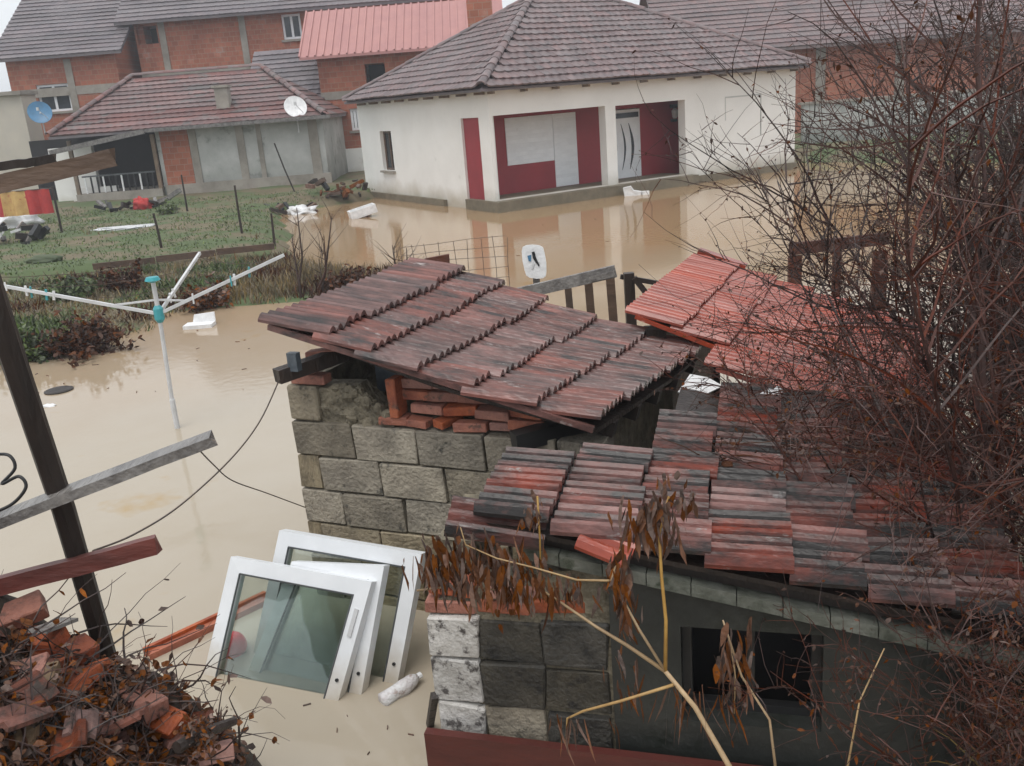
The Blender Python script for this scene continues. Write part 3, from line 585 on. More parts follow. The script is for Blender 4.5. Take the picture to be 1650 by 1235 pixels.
# roof: surface param (s along slope from first step, b backwards)
uA = onp(526, 554, P0+n0*.10, n0); uB = onp(951, 688, P0+n0*.10, n0); usd = (uB-uA).normalized()
def useg(s, b):
    f = max(0, s)/1.5; ss = s+b*.055*f*1.6
    p = uA+usd*ss-n0*b
    return p+Z*(-.05*f*f*min(1, b/1.4)*1.0-.02*math.sin(math.pi*min(1, max(0, b/1.65)))-.035*math.sin(math.pi*min(1, max(0, s/1.5)))+.012*NZ.noise(V((s*2, b*2, 1))))
def tiled(parent, surf, edges, bfun, tw, meshes, lift=.03, over=.075, jr=.018, name='roof_tile', jb=.012, skip=()):
    for i in range(len(edges)-1):
        s0, s1 = edges[i], edges[i+1]; b0, b1 = bfun(i); n = max(1, round((b1-b0)/tw)); w = (b1-b0)/n
        for j in range(n):
            if (i, j) in skip: continue
            b = b0+w*j
            hi = surf(s0-over, b); lo = surf(s1+rnd(-jb, jb), b); bkk = surf(s0, b+w)-surf(s0, b)
            x = lo-hi; L = x.length; nrm = x.cross(bkk).normalized()
            if nrm.z < 0: nrm = -nrm
            x = (lo+nrm*lift)-(hi+nrm*.004)
            m = frame(hi+nrm*.004, x, bkk)
            m = m @ M.Rotation(rnd(-jr, jr), 4, 'Z') @ M.Rotation(rnd(-.02, .02), 4, 'X') @ M.Diagonal((L/.40, w/.205, 1, 1))
            link(name, random.choice(meshes), parent, m)
OT = [tile_mesh('roof_tile', .40, .207, 'old_tile', .036, .014)]
LT = [tile_mesh('roof_tile', .40, .207, 'lean_tile', .042, .014)]
RTm = [tile_mesh('roof_tile', .40, .207, 'red_tile', .028, .014)]
def sheet(surf, sa, sb, ba, bb, drop, th, ns=8, nb=6):
    mb = MB(); vs = []
    for q in (drop, drop+th):
        for i in range(ns+1):
            for j in range(nb+1): vs.append(surf(sa+(sb-sa)*i/ns, ba+(bb-ba)*j/nb)-Z*q)
    k = (ns+1)*(nb+1); fs = []
    for i in range(ns):
        for j in range(nb):
            a = i*(nb+1)+j; f = (a, a+nb+1, a+nb+2, a+1); fs += [f, tuple(k+x for x in reversed(f))]
    for i in range(ns):
        for j in (0, nb):
            a = i*(nb+1)+j; b = a+nb+1; fs.append((a, b, b+k, a+k))
    for j in range(nb):
        for i in (0, ns):
            a = i*(nb+1)+j; b = a+1; fs.append((a, b, b+k, a+k))
    return mb.add(vs, fs)
ur = sheet(useg, -.33, 1.5, .03, 1.6, .012, .02).build('roof', 'dark_wood', us)
UE = [-.35, 0, .26, .56, .88, 1.20, 1.52]
tiled(ur, useg, UE, lambda i: (rnd(-.045, .03), 1.66+rnd(-.05, .06)), .207, OT, lift=.05, jr=.03, jb=.02)
for k in range(5):
    a = useg(-.36+.0*k, .26+.33*k)-Z*.07; b = useg(1.5, .26+.33*k)-Z*.07; MB().bar(a, b, .07, .08).build('rafter', 'dark_wood', ur)
MB().bar(useg(-.36, -.005)-Z*.006, useg(1.5, -.005)-Z*.006, .03, .03).build('verge_board', 'old_tile', ur)
be = aty(446, 607, 4.78)
MB().bar(be, ul(.35, .25, 1.47), .075, .075).build('beam_end', 'dark_wood', us)
MB().obox(aty(474, 583, 4.8), u0*.03, n0*.02, Z*.05).build('tarp', 'tarp', us)
MB().bar(aty(828, 712, 4.35), ul(1.8, .3, 1.15), .09, .09).build('beam_end', 'black', us)
# ---------- front lean-to
u1, n1 = plane_dirs(-15); W0 = atz(714, 1240); W0.z = 0
ls = thing('lean_to_shed', 'low rendered lean-to shed with mossy tile roof nearest the camera', 'shed', W0)
def ll(s, d, z): return W0+u1*s-n1*d+Z*z
lA = onp(890, 865, W0+n1*.06, n1); lB = onp(1260, 940, W0+n1*.06, n1); lsd = (lB-lA).normalized()
def lseg(s, b): return lA+lsd*s-n1*b+Z*(b*math.tan(R(3))-.09*max(0, b-1.3)**1.5+.016*NZ.noise(V((s*2, b*2, 5)))-.03*math.sin(math.pi*min(1, max(0, s/1.8)))*min(1, b))
TOP = lambda s: 1.205-.195*s-.012
# rendered right part with a real window opening
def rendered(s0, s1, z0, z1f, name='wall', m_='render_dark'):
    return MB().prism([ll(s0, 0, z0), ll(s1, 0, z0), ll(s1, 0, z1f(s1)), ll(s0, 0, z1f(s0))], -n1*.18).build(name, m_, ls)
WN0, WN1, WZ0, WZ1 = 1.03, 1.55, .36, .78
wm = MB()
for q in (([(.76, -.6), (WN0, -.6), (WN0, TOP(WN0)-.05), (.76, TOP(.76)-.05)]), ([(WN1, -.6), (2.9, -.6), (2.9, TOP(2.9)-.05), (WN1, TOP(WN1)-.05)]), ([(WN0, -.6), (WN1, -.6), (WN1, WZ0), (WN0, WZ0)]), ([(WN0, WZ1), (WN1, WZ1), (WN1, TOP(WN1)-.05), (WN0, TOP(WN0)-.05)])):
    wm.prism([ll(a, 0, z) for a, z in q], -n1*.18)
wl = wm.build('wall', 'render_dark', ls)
wi = MB()
for a, b, z0, z1 in ((WN0, WN0+.035, WZ0, WZ1), (WN1-.035, WN1, WZ0, WZ1), (WN0+.036, WN1-.036, WZ0, WZ0+.035), (WN0+.036, WN1-.036, WZ1-.035, WZ1), (1.275, 1.305, WZ0+.036, WZ1-.036)):
    wi.prism([ll(a, .09, z0), ll(b, .09, z0), ll(b, .09, z1), ll(a, .09, z1)], -n1*.04)
win = wi.build('window', 'black', ls)
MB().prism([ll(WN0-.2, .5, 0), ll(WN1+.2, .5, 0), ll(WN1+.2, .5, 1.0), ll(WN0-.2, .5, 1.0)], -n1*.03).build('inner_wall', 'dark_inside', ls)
cp = MB(); N_ = 14
for i in range(N_):
    a = .42+2.3*i/N_; b = .42+2.3*(i+1)/N_-.004; q = .006*NZ.noise(V((i*1.7, 0, 3)))
    cp.prism([ll(a, -.035+q, TOP(a)-.05+q), ll(b, -.035+q, TOP(b)-.05+q), ll(b, -.035+q, TOP(b)+q), ll(a, -.035+q, TOP(a)+q)], -n1*.2)
cp.build('coping', 'coping', ls)['kind'] = 'stuff'
lc = MB().prism([ll(.012, .03, -.6), ll(.76, .03, -.6), ll(.76, .03, 1.0), ll(.4, .03, .95), ll(.012, .03, .80)], -n1*.14).build('wall', 'mortar', ls)
BW = [chamfer_block('whitewashed_block', .215, .19, .198, 'block_white', .007, .014, i+30) for i in range(3)]
BD = [chamfer_block('concrete_block', .258, .19, .198, 'block', .006, .014, i+40) for i in range(3)]
BDK = [chamfer_block('concrete_block', .255, .19, .197, 'block_dark', .006, .016, i+50) for i in range(3)]
for c in range(4):
    z = .66-.205*c
    link('whitewashed_block' if c < 3 else 'concrete_block', BW[c % 3] if c < 3 else BD[0], lc, frame_wall(ll(.11, .09, z), u1, n1))
    for k in range(2): link('concrete_block', random.choice(BDK if c != 2 or k else BD), lc, frame_wall(ll(.35+.265*k, .095+rnd(-.01, .01), z-.01), u1, n1))
for k, (s, z, ro) in enumerate(((.10, .79, 3), (.33, .80, -4), (.55, .82, 6), (.12, .865, -5), (.36, .875, 8))):
    link('brick', BRK[k % 4], lc, frame_wall(ll(s, .07, z), u1, n1) @ M.Rotation(R(ro), 4, 'Z') @ M.Scale(.88, 4))
MB().prism([ll(.01, .2, -.6), ll(.01, .62, -.6), ll(.01, .62, 1.02), ll(.01, .2, 1.0)], u1*.15).build('wall', 'mortar', ls)
MB().prism([ll(2.75, .2, -.6), ll(2.75, 1.6, -.6), ll(2.75, 1.6, .65), ll(2.75, .2, .62)], u1*.12).build('wall', 'mortar', ls)
LE = [-.31, -.005, .295, .57, .87, 1.14, 1.42, 1.70]
def lb(i):
    sm_ = (LE[i]+LE[i+1])/2
    if i == 0: return (.02, .57)
    if i == 1: return (0, .76)
    if i == 2: return (0, 1.3)
    return (rnd(-.02, .02), 2.0)
lr = sheet(lseg, -.28, 1.7, .03, .55, .02, .02).build('roof', 'dark_wood', ls)
sheet(lseg, .35, 1.7, .625, 1.95, .02, .02).build('roof_decking', 'dark_wood', lr)
tiled(lr, lseg, LE, lb, .207, LT, jr=.035, jb=.02, lift=.045, over=.004)
for px, py, rr, tl in ((790, 862, .15, -.2), (1000, 882, -.2, .1)):                  # slipped tiles at the front edge
    p = onp(px-75, py+3, W0+n1*.12, n1); mw = frame(p-Z*.0, (lsd*.95-Z*.06).normalized(), -n1+Z*.25) @ M.Rotation(rr, 4, 'Z')
    link('roof_tile', (LT[0] if px < 900 else RTm[0]), lr, mw @ M.Diagonal((.95 if px < 900 else .5, 1, 1, 1)))
for k in range(4): MB().bar(lseg(-.3, .1+.17*k)-Z*.07, lseg(1.7, .1+.17*k)-Z*.07, .05, .06).build('rafter', 'dark_wood', lr)
# ---------- red tiled shed behind
rA_ = aty(1097, 541, 5.5); u2, n2 = u0, n0
rB_ = onp(1022, 512, rA_, n2); rsd = (rA_-rB_).normalized()
rs = thing('red_tiled_shed', 'shed with bright red wet tile roof half hidden by bare bushes', 'shed', (rA_.x+.7, rA_.y+.6, 0))
def rseg(s, b): return rA_+rsd*s*(1)-n2*b+Z*(.04*max(0, s)*max(0, s)*.9+.012*NZ.noise(V((s*2, b*2, 8))))
RE = [-.30, .0, .30, .60, .90, 1.20, 1.5]
rr2 = sheet(rseg, -.27, 1.48, .06, 1.9, .012, .02).build('roof', 'dark_wood', rs)
tiled(rr2, rseg, RE, lambda i: (0 if i < 2 else -.36, 1.95), .207, RTm, jr=.012, lift=.05)
MB().bar(rseg(-.34, 2.02)+Z*.05, rseg(.06, 2.02)+Z*.05, .1, .05).build('ridge_tile', 'red_tile', rr2)
MB().bar(rseg(-.3, .0)+Z*.006, rseg(.3, .0)+Z*.006, .02, .025).build('verge_board', 'red_tile', rr2)
MB().bar(rseg(.3, -.35)+Z*.006, rseg(1.5, -.35)+Z*.006, .02, .025).build('verge_board', 'red_tile', rr2)
for s, b in ((-.2, .1), (-.2, 1.8), (1.4, .1), (1.4, 1.8)):
    p = rseg(s, b); MB().box((p.x-.06, p.y-.06, -.7), (p.x+.06, p.y+.06, p.z-.05)).build('post', 'dark_wood', rs)
for s in (-.22, 1.42):
    a = rseg(s, .15); b = rseg(s, 1.75); MB().prism([(a.x, a.y, -.6), (b.x, b.y, -.6), (b.x, b.y, b.z-.08), (a.x, a.y, a.z-.08)], u2*.05).build('wall', 'brown_wood', rs)
# ================================================================== SASHES IN THE WATER
def sash(name, label, bl, br, tl, tr, lean, fw_=.075, notes=True, handle=False, sink=.25):
    a = atz(*bl); b = atz(*br); e = (b-a).normalized(); back = V((-e.y, e.x, 0)); upv = (Z*math.cos(lean)+back*math.sin(lean)).normalized(); nn = e.cross(upv)
    q = [onp(*tl, a, nn), onp(*tr, a, nn)]
    t = thing(name, label, 'window sash', (a+b)/2, 'window sashes dumped in the water')
    BLp = a-(q[0]-a).normalized()*sink; BRp = b-(q[1]-b).normalized()*sink; c = [BLp, BRp, q[1], q[0]]
    dirs = [(c[1]-c[0]).normalized(), (c[2]-c[1]).normalized(), (c[3]-c[2]).normalized(), (c[0]-c[3]).normalized()]
    inn = []
    for i in range(4):
        d1 = dirs[i]; d0 = dirs[i-1]; s_ = abs(d0.cross(d1).length); inn.append(c[i]+(d1-d0)*(fw_/s_))
    names = ['bottom_rail', 'stile', 'top_rail', 'stile']; T = nn*-.055
    for i in range(4):
        j = (i+1) % 4; MB().prism([c[i], c[j], inn[j], inn[i]], T).build(names[i], 'white_pvc', t)
        k0 = inn[i]; k1 = inn[j]; cen = sum(inn, V())/4; MB().bar(k0+(cen-k0)*.012-nn*.0, k1+(cen-k1)*.012, .006, .008).build('gasket', 'metal_dark', t)
    MB().prism([p-nn*.025+(sum(inn, V())/4-p)*-.01 for p in inn], nn*-.006).build('pane', 'sash_glass', t)
    hp = c[2]+(c[1]-c[2]).normalized()*.2 + (inn[2]-c[2])*.5
    if handle:
        hp = c[2]+dirs[1]*-.22+d_in(c, dirs)*fw_*.5; MB().obox(hp+nn*.004, dirs[1]*.07, (dirs[0]-dirs[1]*dirs[0].dot(dirs[1])).normalized()*.011, nn*.003).build('lock_plate', 'metal_grey', t)
    hk = b+(q[1]-b).normalized()*.10-dirs[0]*fw_*.5
    MB().tube([hk+nn*.008, hk-nn*.004], .009, 8).build('screw_hole', 'black', t)
    return t, nn
def d_in(c, dirs): return -(dirs[0]-dirs[1]*dirs[0].dot(dirs[1])).normalized()
sash('window_sash', 'white window sash with clear pane leaning in front of the others', (328, 1087), (545, 1130), (372, 897), (599, 938), R(24), .075, handle=True)
sash('window_sash', 'white window sash in the middle of the three in the water', (400, 1080), (582, 1120), (470, 905), (619, 912), R(22), .07)
sash('window_sash', 'rearmost white window sash leaning towards the block wall', (408, 1052), (640, 1103), (450, 855), (679, 893), R(17), .075)
# ================================================================== FLOATING THINGS
c = atz(376, 1050); tag(MB().sphere(c+Z*.035, .078, nu=24, nv=16).build('ball', 'red_ball', smooth=True), 'red ball floating behind the glass of the front sash', 'ball')
a = atz(238, 1062); b = atz(432, 968)
pk = thing('floating_plank', 'orange red broken plank floating left of the sashes', 'plank', a)
dpk = (b-a).normalized(); sd_ = V((-dpk.y, dpk.x, 0))
MB().prism([a+sd_*-.03-Z*.02, a+dpk*.03+sd_*.0-Z*.02, a+sd_*.04-Z*.02, b+sd_*.04-Z*.02, b-sd_*.045-Z*.02], Z*.055).build('board', 'orange_plank', pk)
MB().bar(a+Z*.045+sd_*.028, b+Z*.045+sd_*.02, .025, .02).build('raised_edge', 'orange_plank', pk)
c = atz(645, 1118)
bt = thing('plastic_bottle', 'crumpled clear plastic bottle floating at the right sash corner', 'bottle', c)
ax = V((.75, .6, .1)).normalized(); MB().tube([c-ax*.11+Z*.02, c-ax*.1+Z*.02, c-ax*.03+Z*.025, c+ax*.02+Z*.02, c+ax*.08+Z*.03, c+ax*.11+Z*.03], [.025, .042, .036, .043, .034, .016], 10).build('body', 'clear_plastic', bt, True)
MB().tube([c+ax*.108+Z*.03, c+ax*.13+Z*.03], .017, 8).build('cap', 'white_thing', bt)
c = atz(95, 630); MBd = MB()
MBd.tube([c-Z*.03, c+Z*.012, c+Z*.02], [.15, .155, .13], 20); tag(MBd.build('round_lid', 'dark_wood'), 'dark round lid floating beyond the leaning post', 'lid')
c = atz(78, 655); tag(MB().sphere(c, .06, (1.6, .7, .4), 10, 6, .4).build('foam_scrap', 'white_thing'), 'small white scrap floating next to the round lid', 'scrap')
c = atz(322, 527); ft = thing('foam_tray', 'white foam tray floating past the clothes airer', 'tray', c)
MB().box(c+V((-.2, -.12, -.02)), c+V((.2, .12, .05))).build('base', 'white_thing', ft); MB().prism([c+V((-.12, .1, .05)), c+V((.2, .1, .05)), c+V((.19, .14, .17)), c+V((-.1, .14, .15))], (0, .025, 0)).build('flap', 'white_thing', ft)
c = atz(1020, 316); fb = thing('foam_box', 'broken white foam box floating in front of the porch', 'box', c)
MB().prism([c+V((-.22, 0, -.05)), c+V((.22, .05, -.05)), c+V((.24, .05, .08)), c+V((.02, .02, .13)), c+V((-.06, 0, .25)), c+V((-.26, 0, .22))], (.05, .25, 0)).build('shell', 'white_thing', fb); MB().box(c+V((.26, .05, -.03)), c+V((.45, .2, .09))).build('chunk', 'white_thing', fb)
MB().bar(atz(690, 1160)-Z*.05, onp(712, 1128, W0-u1*.03, n1)+Z*.02-u1*.03, .03, .03).build('stick', 'dark_wood')
tag(bpy.data.objects['stick'], 'dark stick jutting from water at the lean-to corner', 'stick')
fl = MB()
for i in range(45):
    k = random.random()
    if k < .22: p = atz(rnd(230, 700), rnd(1085, 1240))
    elif k < .75: p = atz(rnd(20, 470), rnd(520, 640))
    else: p = atz(rnd(440, 1000), rnd(340, 420))
    if sdist(p.x, p.y) > -.05: continue
    w = rnd(.003, .011)*(1 if p.y < 8 else 2.2); a_ = rnd(0, 6.3); d_ = V((math.cos(a_), math.sin(a_), 0)); n_ = V((-d_.y, d_.x, 0)); L_ = w*rnd(1, 5)
    fl.obox(p+Z*.003, d_*L_/2, n_*w*.25, Z*.004)
o = stuff(fl.build('floating_litter', 'dead_leaf', fix=False)); o['label'] = 'small leaf and twig litter drifting on the flood water'
# maroon panelled board along the foot of the lean-to
mbp = thing('panelled_door', 'dark red panelled wooden door propped along the lean-to wall', 'door', ll(.7, -.15, 0))
MB().prism([ll(-.03, -.05, -.4), ll(1.9, -.05, -.4), ll(1.9, -.05, .21), ll(-.03, -.05, .25)], n1*.04).build('door_leaf', 'maroon_wood', mbp)
for a, b in ((.24, .95), (1.1, 1.8)):
    mo = MB()
    for q in ((a, b, .09, .11), (a, a+.03, -.2, .088), (b-.03, b, -.2, .088)): mo.prism([ll(q[0], -.092, q[2]), ll(q[1], -.092, q[2]), ll(q[1], -.092, q[3]), ll(q[0], -.092, q[3])], n1*.012)
    mo.build('panel_moulding', 'maroon_wood', mbp)
# ================================================================== CLOTHES AIRER
rb = atz(286, 690); rb.z = -.4
top = aty(256, 506, rb.y); ca = thing('clothes_airer', 'rotary clothes airer with three open arms standing in flood water', 'clothes airer', V((rb.x, rb.y, 0)))
MB().tube([rb, V((rb.x, rb.y, .28)), V((rb.x-.0, rb.y, .30)), top], [.026, .026, .02, .02], 8).build('pole', 'metal_grey', ca)
hub = top+Z*.0
hb = MB().tube([hub-Z*.08, hub-Z*.05, hub+Z*.05, hub+Z*.08], [.025, .045, .045, .025], 10).build('hub', 'teal', ca)
cap_ = aty(246, 452, rb.y); MB().tube([hub, cap_-Z*.02], .022, 8).build('upper_pole', 'metal_grey', ca); MB().tube([cap_-Z*.02, cap_, cap_+Z*.03], [.025, .07, .055], 14).build('cap', 'teal', ca)
ends = [aty(-90, 444, rb.y+.15), aty(458, 411, rb.y+.3), aty(322, 408, rb.y+1.05), aty(150, 480, rb.y+1.1)]
for i, e in enumerate(ends[:3]):
    d = (e-hub).normalized(); MB().bar(hub+d*.04, e, .024, .028).build('arm', 'metal_grey', ca)
    MB().bar(hub+Z*.13, hub+(e-hub)*.22, .016, .016).build('strut', 'metal_grey', ca)
for i in range(11):
    e = ends[(0, 0, 0, 0, 1, 1, 1, 2, 0, 1, 2)[i]]; t = rnd(.2, .92); p = hub+(e-hub)*t
    MB().bar(p+Z*.04, p-Z*.055+jit(.015), .012, .02).build('clothes_peg', 'white_thing' if i % 3 else 'teal', ca)
for k in (.45, .7, .93):
    a, b, c = [hub+(e-hub)*k for e in (ends[1], ends[2], ends[0])]
    for p, q in ((a, b), (b, c)):
        MB().tube([p+(q-p)*t-Z*(.06*math.sin(math.pi*t)) for t in (0, .25, .5, .75, 1)], .0035, 3).build('line', 'wire', ca)
# ================================================================== LEANING POST, RAILS, CABLES
pb = aty(172, 1060, 3.05); pt_ = aty(8, 540, 2.85); pt2 = aty(-25, 440, 2.83)
tag(MB().tube([pb-(pt_-pb)*.3, pb, pb.lerp(pt_, .5)+V((.012, 0, 0)), pt_, pt2], [.037, .037, .039, .040, .041], 7).build('leaning_post', 'dark_wood'), 'dark leaning wooden post at the left edge', 'post')
def plank(name, mname, p, q, w, h, label, upv=Z, extra=.3):
    d = (q-p); a = p-d*extra; n = 10; mb = MB(); x = d.normalized(); s_ = x.cross(upv).normalized(); y = s_.cross(x); vs = []; fs = []
    for i in range(n+1):
        c = a+(q-a)*(i/n)+y*.004*NZ.noise(V((i*.9, w*40, 0)))
        if i == n: c = c
        for (k, l) in ((-1, -1), (1, -1), (1, 1), (-1, 1)): vs.append(c+s_*(w/2*k*(1+.05*NZ.noise(V((i*1.3, k, l)))))+y*(h/2*l)+x*(rnd(-.012, .012) if i == n else 0))
    for i in range(n):
        for j in range(4): fs.append((i*4+j, i*4+(j+1) % 4, (i+1)*4+(j+1) % 4, (i+1)*4+j))
    fs += [(3, 2, 1, 0), (n*4, n*4+1, n*4+2, n*4+3)]
    return tag(mb.add(vs, fs).build(name, mname), label, 'plank')
plank('plank', 'grey_wood', aty(0, 838, 2.86), aty(346, 705, 3.02), .085, .035, 'wet grey plank sticking out past the leaning post', Z)
plank('plank', 'rail_red', aty(0, 944, 2.92), aty(256, 877, 2.94), .035, .062, 'dark red plank nailed low across the leaning post', Z)
plank('plank', 'brown_wood', aty(0, 297, 2.6), aty(183, 254, 2.66), .03, .048, 'brown plank end at upper left over the red cloth', Z)
plank('plank', 'dark_wood', aty(0, 268, 2.75), aty(86, 256, 2.8), .04, .024, 'short dark plank end above the brown plank at left edge', Z)
def cable(name, pts, r, label, mname='wire'):
    sm = []
    n = len(pts)
    for i in range(n-1):
        p0, p1, p2, p3 = pts[max(0, i-1)], pts[i], pts[i+1], pts[min(n-1, i+2)]
        for k in range(6):
            t = k/6; sm.append(.5*((2*p1)+(p2-p0)*t+(2*p0-5*p1+4*p2-p3)*t*t+(3*p1-p0-3*p2+p3)*t**3))
    sm.append(pts[-1]); return tag(MB().tube(sm, r, 5).build(name, mname, smooth=True), label, 'cable')
cable('cable', [aty(450, 612, 4.78), aty(418, 680, 4.5), aty(370, 742, 4.2), aty(290, 815, 3.7), aty(215, 862, 3.25), aty(150, 888, 2.95)], .004, 'thin cable sagging from the shed beam to the red plank')
cable('cable', [aty(318, 722, 3.1), aty(345, 750, 3.5), aty(375, 775, 3.9), aty(430, 795, 4.4), aty(492, 818, 4.93)], .003, 'thin wire from the grey plank to the shed wall')
cable('cable', [aty(-25, 735, 2.8), aty(12, 733, 2.78), aty(24, 755, 2.77), aty(3, 780, 2.76), aty(30, 768, 2.74), aty(42, 785, 2.73), aty(20, 812, 2.72), aty(-20, 830, 2.7)], .0055, 'black looped cable coil at the left edge', 'black')
# ================================================================== RUBBLE MOUND
def mound(x, y):
    f = .95+(-1.5-x)*.75; f = min(f, 1.45)
    f -= max(0, y-2.95)*1.3; f -= max(0, x+1.3)*1.1
    return f+.10*NZ.noise(V((x*3, y*3, 1)))+.05*NZ.noise(V((x*9, y*9, 4)))
mb = MB(); nx, ny = 44, 40
mb.add([(-3.4+2.9*i/nx, .9+2.7*j/ny, max(-.6, mound(-3.4+2.9*i/nx, .9+2.7*j/ny))) for j in range(ny+1) for i in range(nx+1)], [(j*(nx+1)+i, j*(nx+1)+i+1, (j+1)*(nx+1)+i+1, (j+1)*(nx+1)+i) for j in range(ny) for i in range(nx)])
struct(mb.build('rubble_bank', 'soil', smooth=True, fix=False))['label'] = 'bank of earth and rubble at lower left'
BK2 = [chamfer_block('loose_brick', .24, .115, .065, 'brick', .005, .006, i+60) for i in range(4)]
TS_ = [tile_mesh('tile_shard', .15, .11, 'shard', .014, .012, (.2, 1, .2, 0, .2, 1, .2)) for i in range(1)]
def onmound(px, py):
    d = ray(px, py); t = 1.5
    while t < 5:
        p = CAM+d*t
        if p.z < mound(p.x, p.y): return p
        t += .01
    return CAM+d*2.6
LB = [((25, 1000), 30, 'orange brick at the top left of the rubble'), ((60, 1040), -15, 'orange brick lying under the topmost rubble brick'), ((105, 1065), 50, 'orange brick next to the foot of the leaning post'), ((30, 1100), 10, 'pinkish brick half buried at the left edge of rubble'), ((225, 1135), -35, 'pale red brick on the right slope of the rubble'), ((255, 1165), -30, 'red brick lowest on the right slope of rubble'), ((330, 1225), 20, 'pinkish brick at the bottom right foot of rubble'), ((130, 1110), 70, 'dull red brick in the middle of the rubble')]
for i, (q, ro, lab) in enumerate(LB):
    p = onmound(*q); o = link('loose_brick', BK2[i % 4], None, M.Translation(p+Z*.02) @ M.Rotation(R(ro), 4, 'Z') @ M.Rotation(R(rnd(-25, 25)), 4, 'X') @ M.Rotation(R(rnd(-15, 15)), 4, 'Y') @ M.Scale(.85, 4)); tag(o, lab, 'brick', 'loose bricks in the rubble')
SL = ['beside the orange bricks', 'right of the pale stake', 'on the right slope', 'in the middle of the heap', 'near the left edge', 'low on the right slope', 'low in the middle', 'at the right foot', 'below the pale stake', 'at the lower left', 'at the foot of the post', 'beside the branch stub', 'at the top left corner', 'at the bottom edge, rightmost']
SH = [(70, 1090), (150, 1130), (185, 1160), (110, 1160), (40, 1150), (215, 1195), (165, 1205), (265, 1215), (90, 1205), (20, 1190), (135, 1085), (290, 1190), (15, 1045), (240, 1230)]
for i, q in enumerate(SH):
    p = onmound(*q); o = link('tile_shard', TS_[0], None, M.Translation(p+Z*.03) @ M.Rotation(rnd(0, 6.28), 4, 'Z') @ M.Rotation(rnd(-.6, .6), 4, 'X') @ M.Rotation(rnd(-.5, .5), 4, 'Y') @ M.Scale(rnd(.75, 1.15), 4)); tag(o, 'broken reddish tile shard in the rubble '+SL[i], 'tile shard', 'broken tile shards in the rubble')
p = onmound(40, 1225); q = onmound(92, 1115); tag(MB().bar(p+Z*.04, q+Z*.10, .06, .03).build('broken_stake', 'old_stake'), 'pale broken wooden stake lying on the rubble', 'stake')
p = onmound(70, 1030); tag(MB().bar(aty(60, 1018, 2.75), aty(112, 998, 2.9), .07, .012).build('slat', 'grey_wood'), 'short grey slat jutting from the rubble by the post', 'slat')
p = aty(320, 1195, 2.45); tag(MB().tube([aty(285, 1205, 2.4), aty(330, 1180, 2.5), aty(378, 1162, 2.6)], [.02, .018, .014], 7).build('stub_branch', 'dark_wood'), 'short dark branch stub jutting over the water', 'branch')
def leafquad(mb, p, d, L, w, droop=.6):
    d = d.normalized(); s_ = d.cross(Z+jit(.8)).normalized(); vs = []
    q = p.copy()
    for k in range(4):
        ww = w*(.35, 1, .8, .08)[k]; tw = s_ + jit(.35); vs += [q-tw*ww/2, q+tw*ww/2]; q = q+d*(L/3); d = (d+V((0, 0, -droop*.4))+jit(.2)).normalized()
    mb.add(vs, [(0, 1, 3, 2), (2, 3, 5, 4), (4, 5, 7, 6)])
def twig(mb, p, d, L, r, seg=6, wander=.25, droop=0, n=4):
    pts = [p.copy()]; rs_ = [r]
    for k in range(seg):
        d = (d+jit(wander)+Z*droop).normalized(); p = p+d*(L/seg); pts.append(p.copy()); rs_.append(max(.0008, r*(1-.8*(k+1)/seg)))
    mb.tube(pts, rs_, n, False); return pts
dv = thing('dry_vine', 'tangle of dead brown vines covering the rubble heap', 'vine', (-1.7, 2.4, 1.0))
tw_ = MB(); lf = MB()
for i in range(340):
    p = onmound(rnd(-40, 390), rnd(1040, 1290)); p.z = mound(p.x, p.y)+.005
    pts = twig(tw_, p, V((rnd(-1, 1), rnd(-1, 1), rnd(.1, .8))), rnd(.15, .5), rnd(.002, .0055), 6, .35, -.12)
    for q in pts[1::2]:
        if random.random() < .6: leafquad(lf, q, jit(1), rnd(.02, .05), rnd(.012, .03))
for i in range(1700):
    p = onmound(rnd(-40, 400), rnd(1030, 1300)); p.z = mound(p.x, p.y)+rnd(0, .05); leafquad(lf, p, jit(1)+Z*.3, rnd(.02, .055), rnd(.012, .035))
for i in range(160):
    q = aty(rnd(290, 345), rnd(1150, 1215), 2.45); leafquad(lf, q+jit(.02), jit(1)+Z*.5, rnd(.015, .03), rnd(.008, .018))
stuff(tw_.build('stems', 'twig', dv, fix=False)); stuff(lf.build('leaves', 'dead_leaf', dv, fix=False))
for k, pts in enumerate(([(212, 1098), (243, 1100), (248, 1115), (236, 1130)], [(250, 1132), (300, 1130), (330, 1132), (352, 1128)], [(250, 1118), (284, 1115), (292, 1140), (298, 1180)])):
    MB().tube([aty(*q, 2.75) for q in pts], [.004, .003, .0025, .0015], 4).build('stems', 'twig', dv)
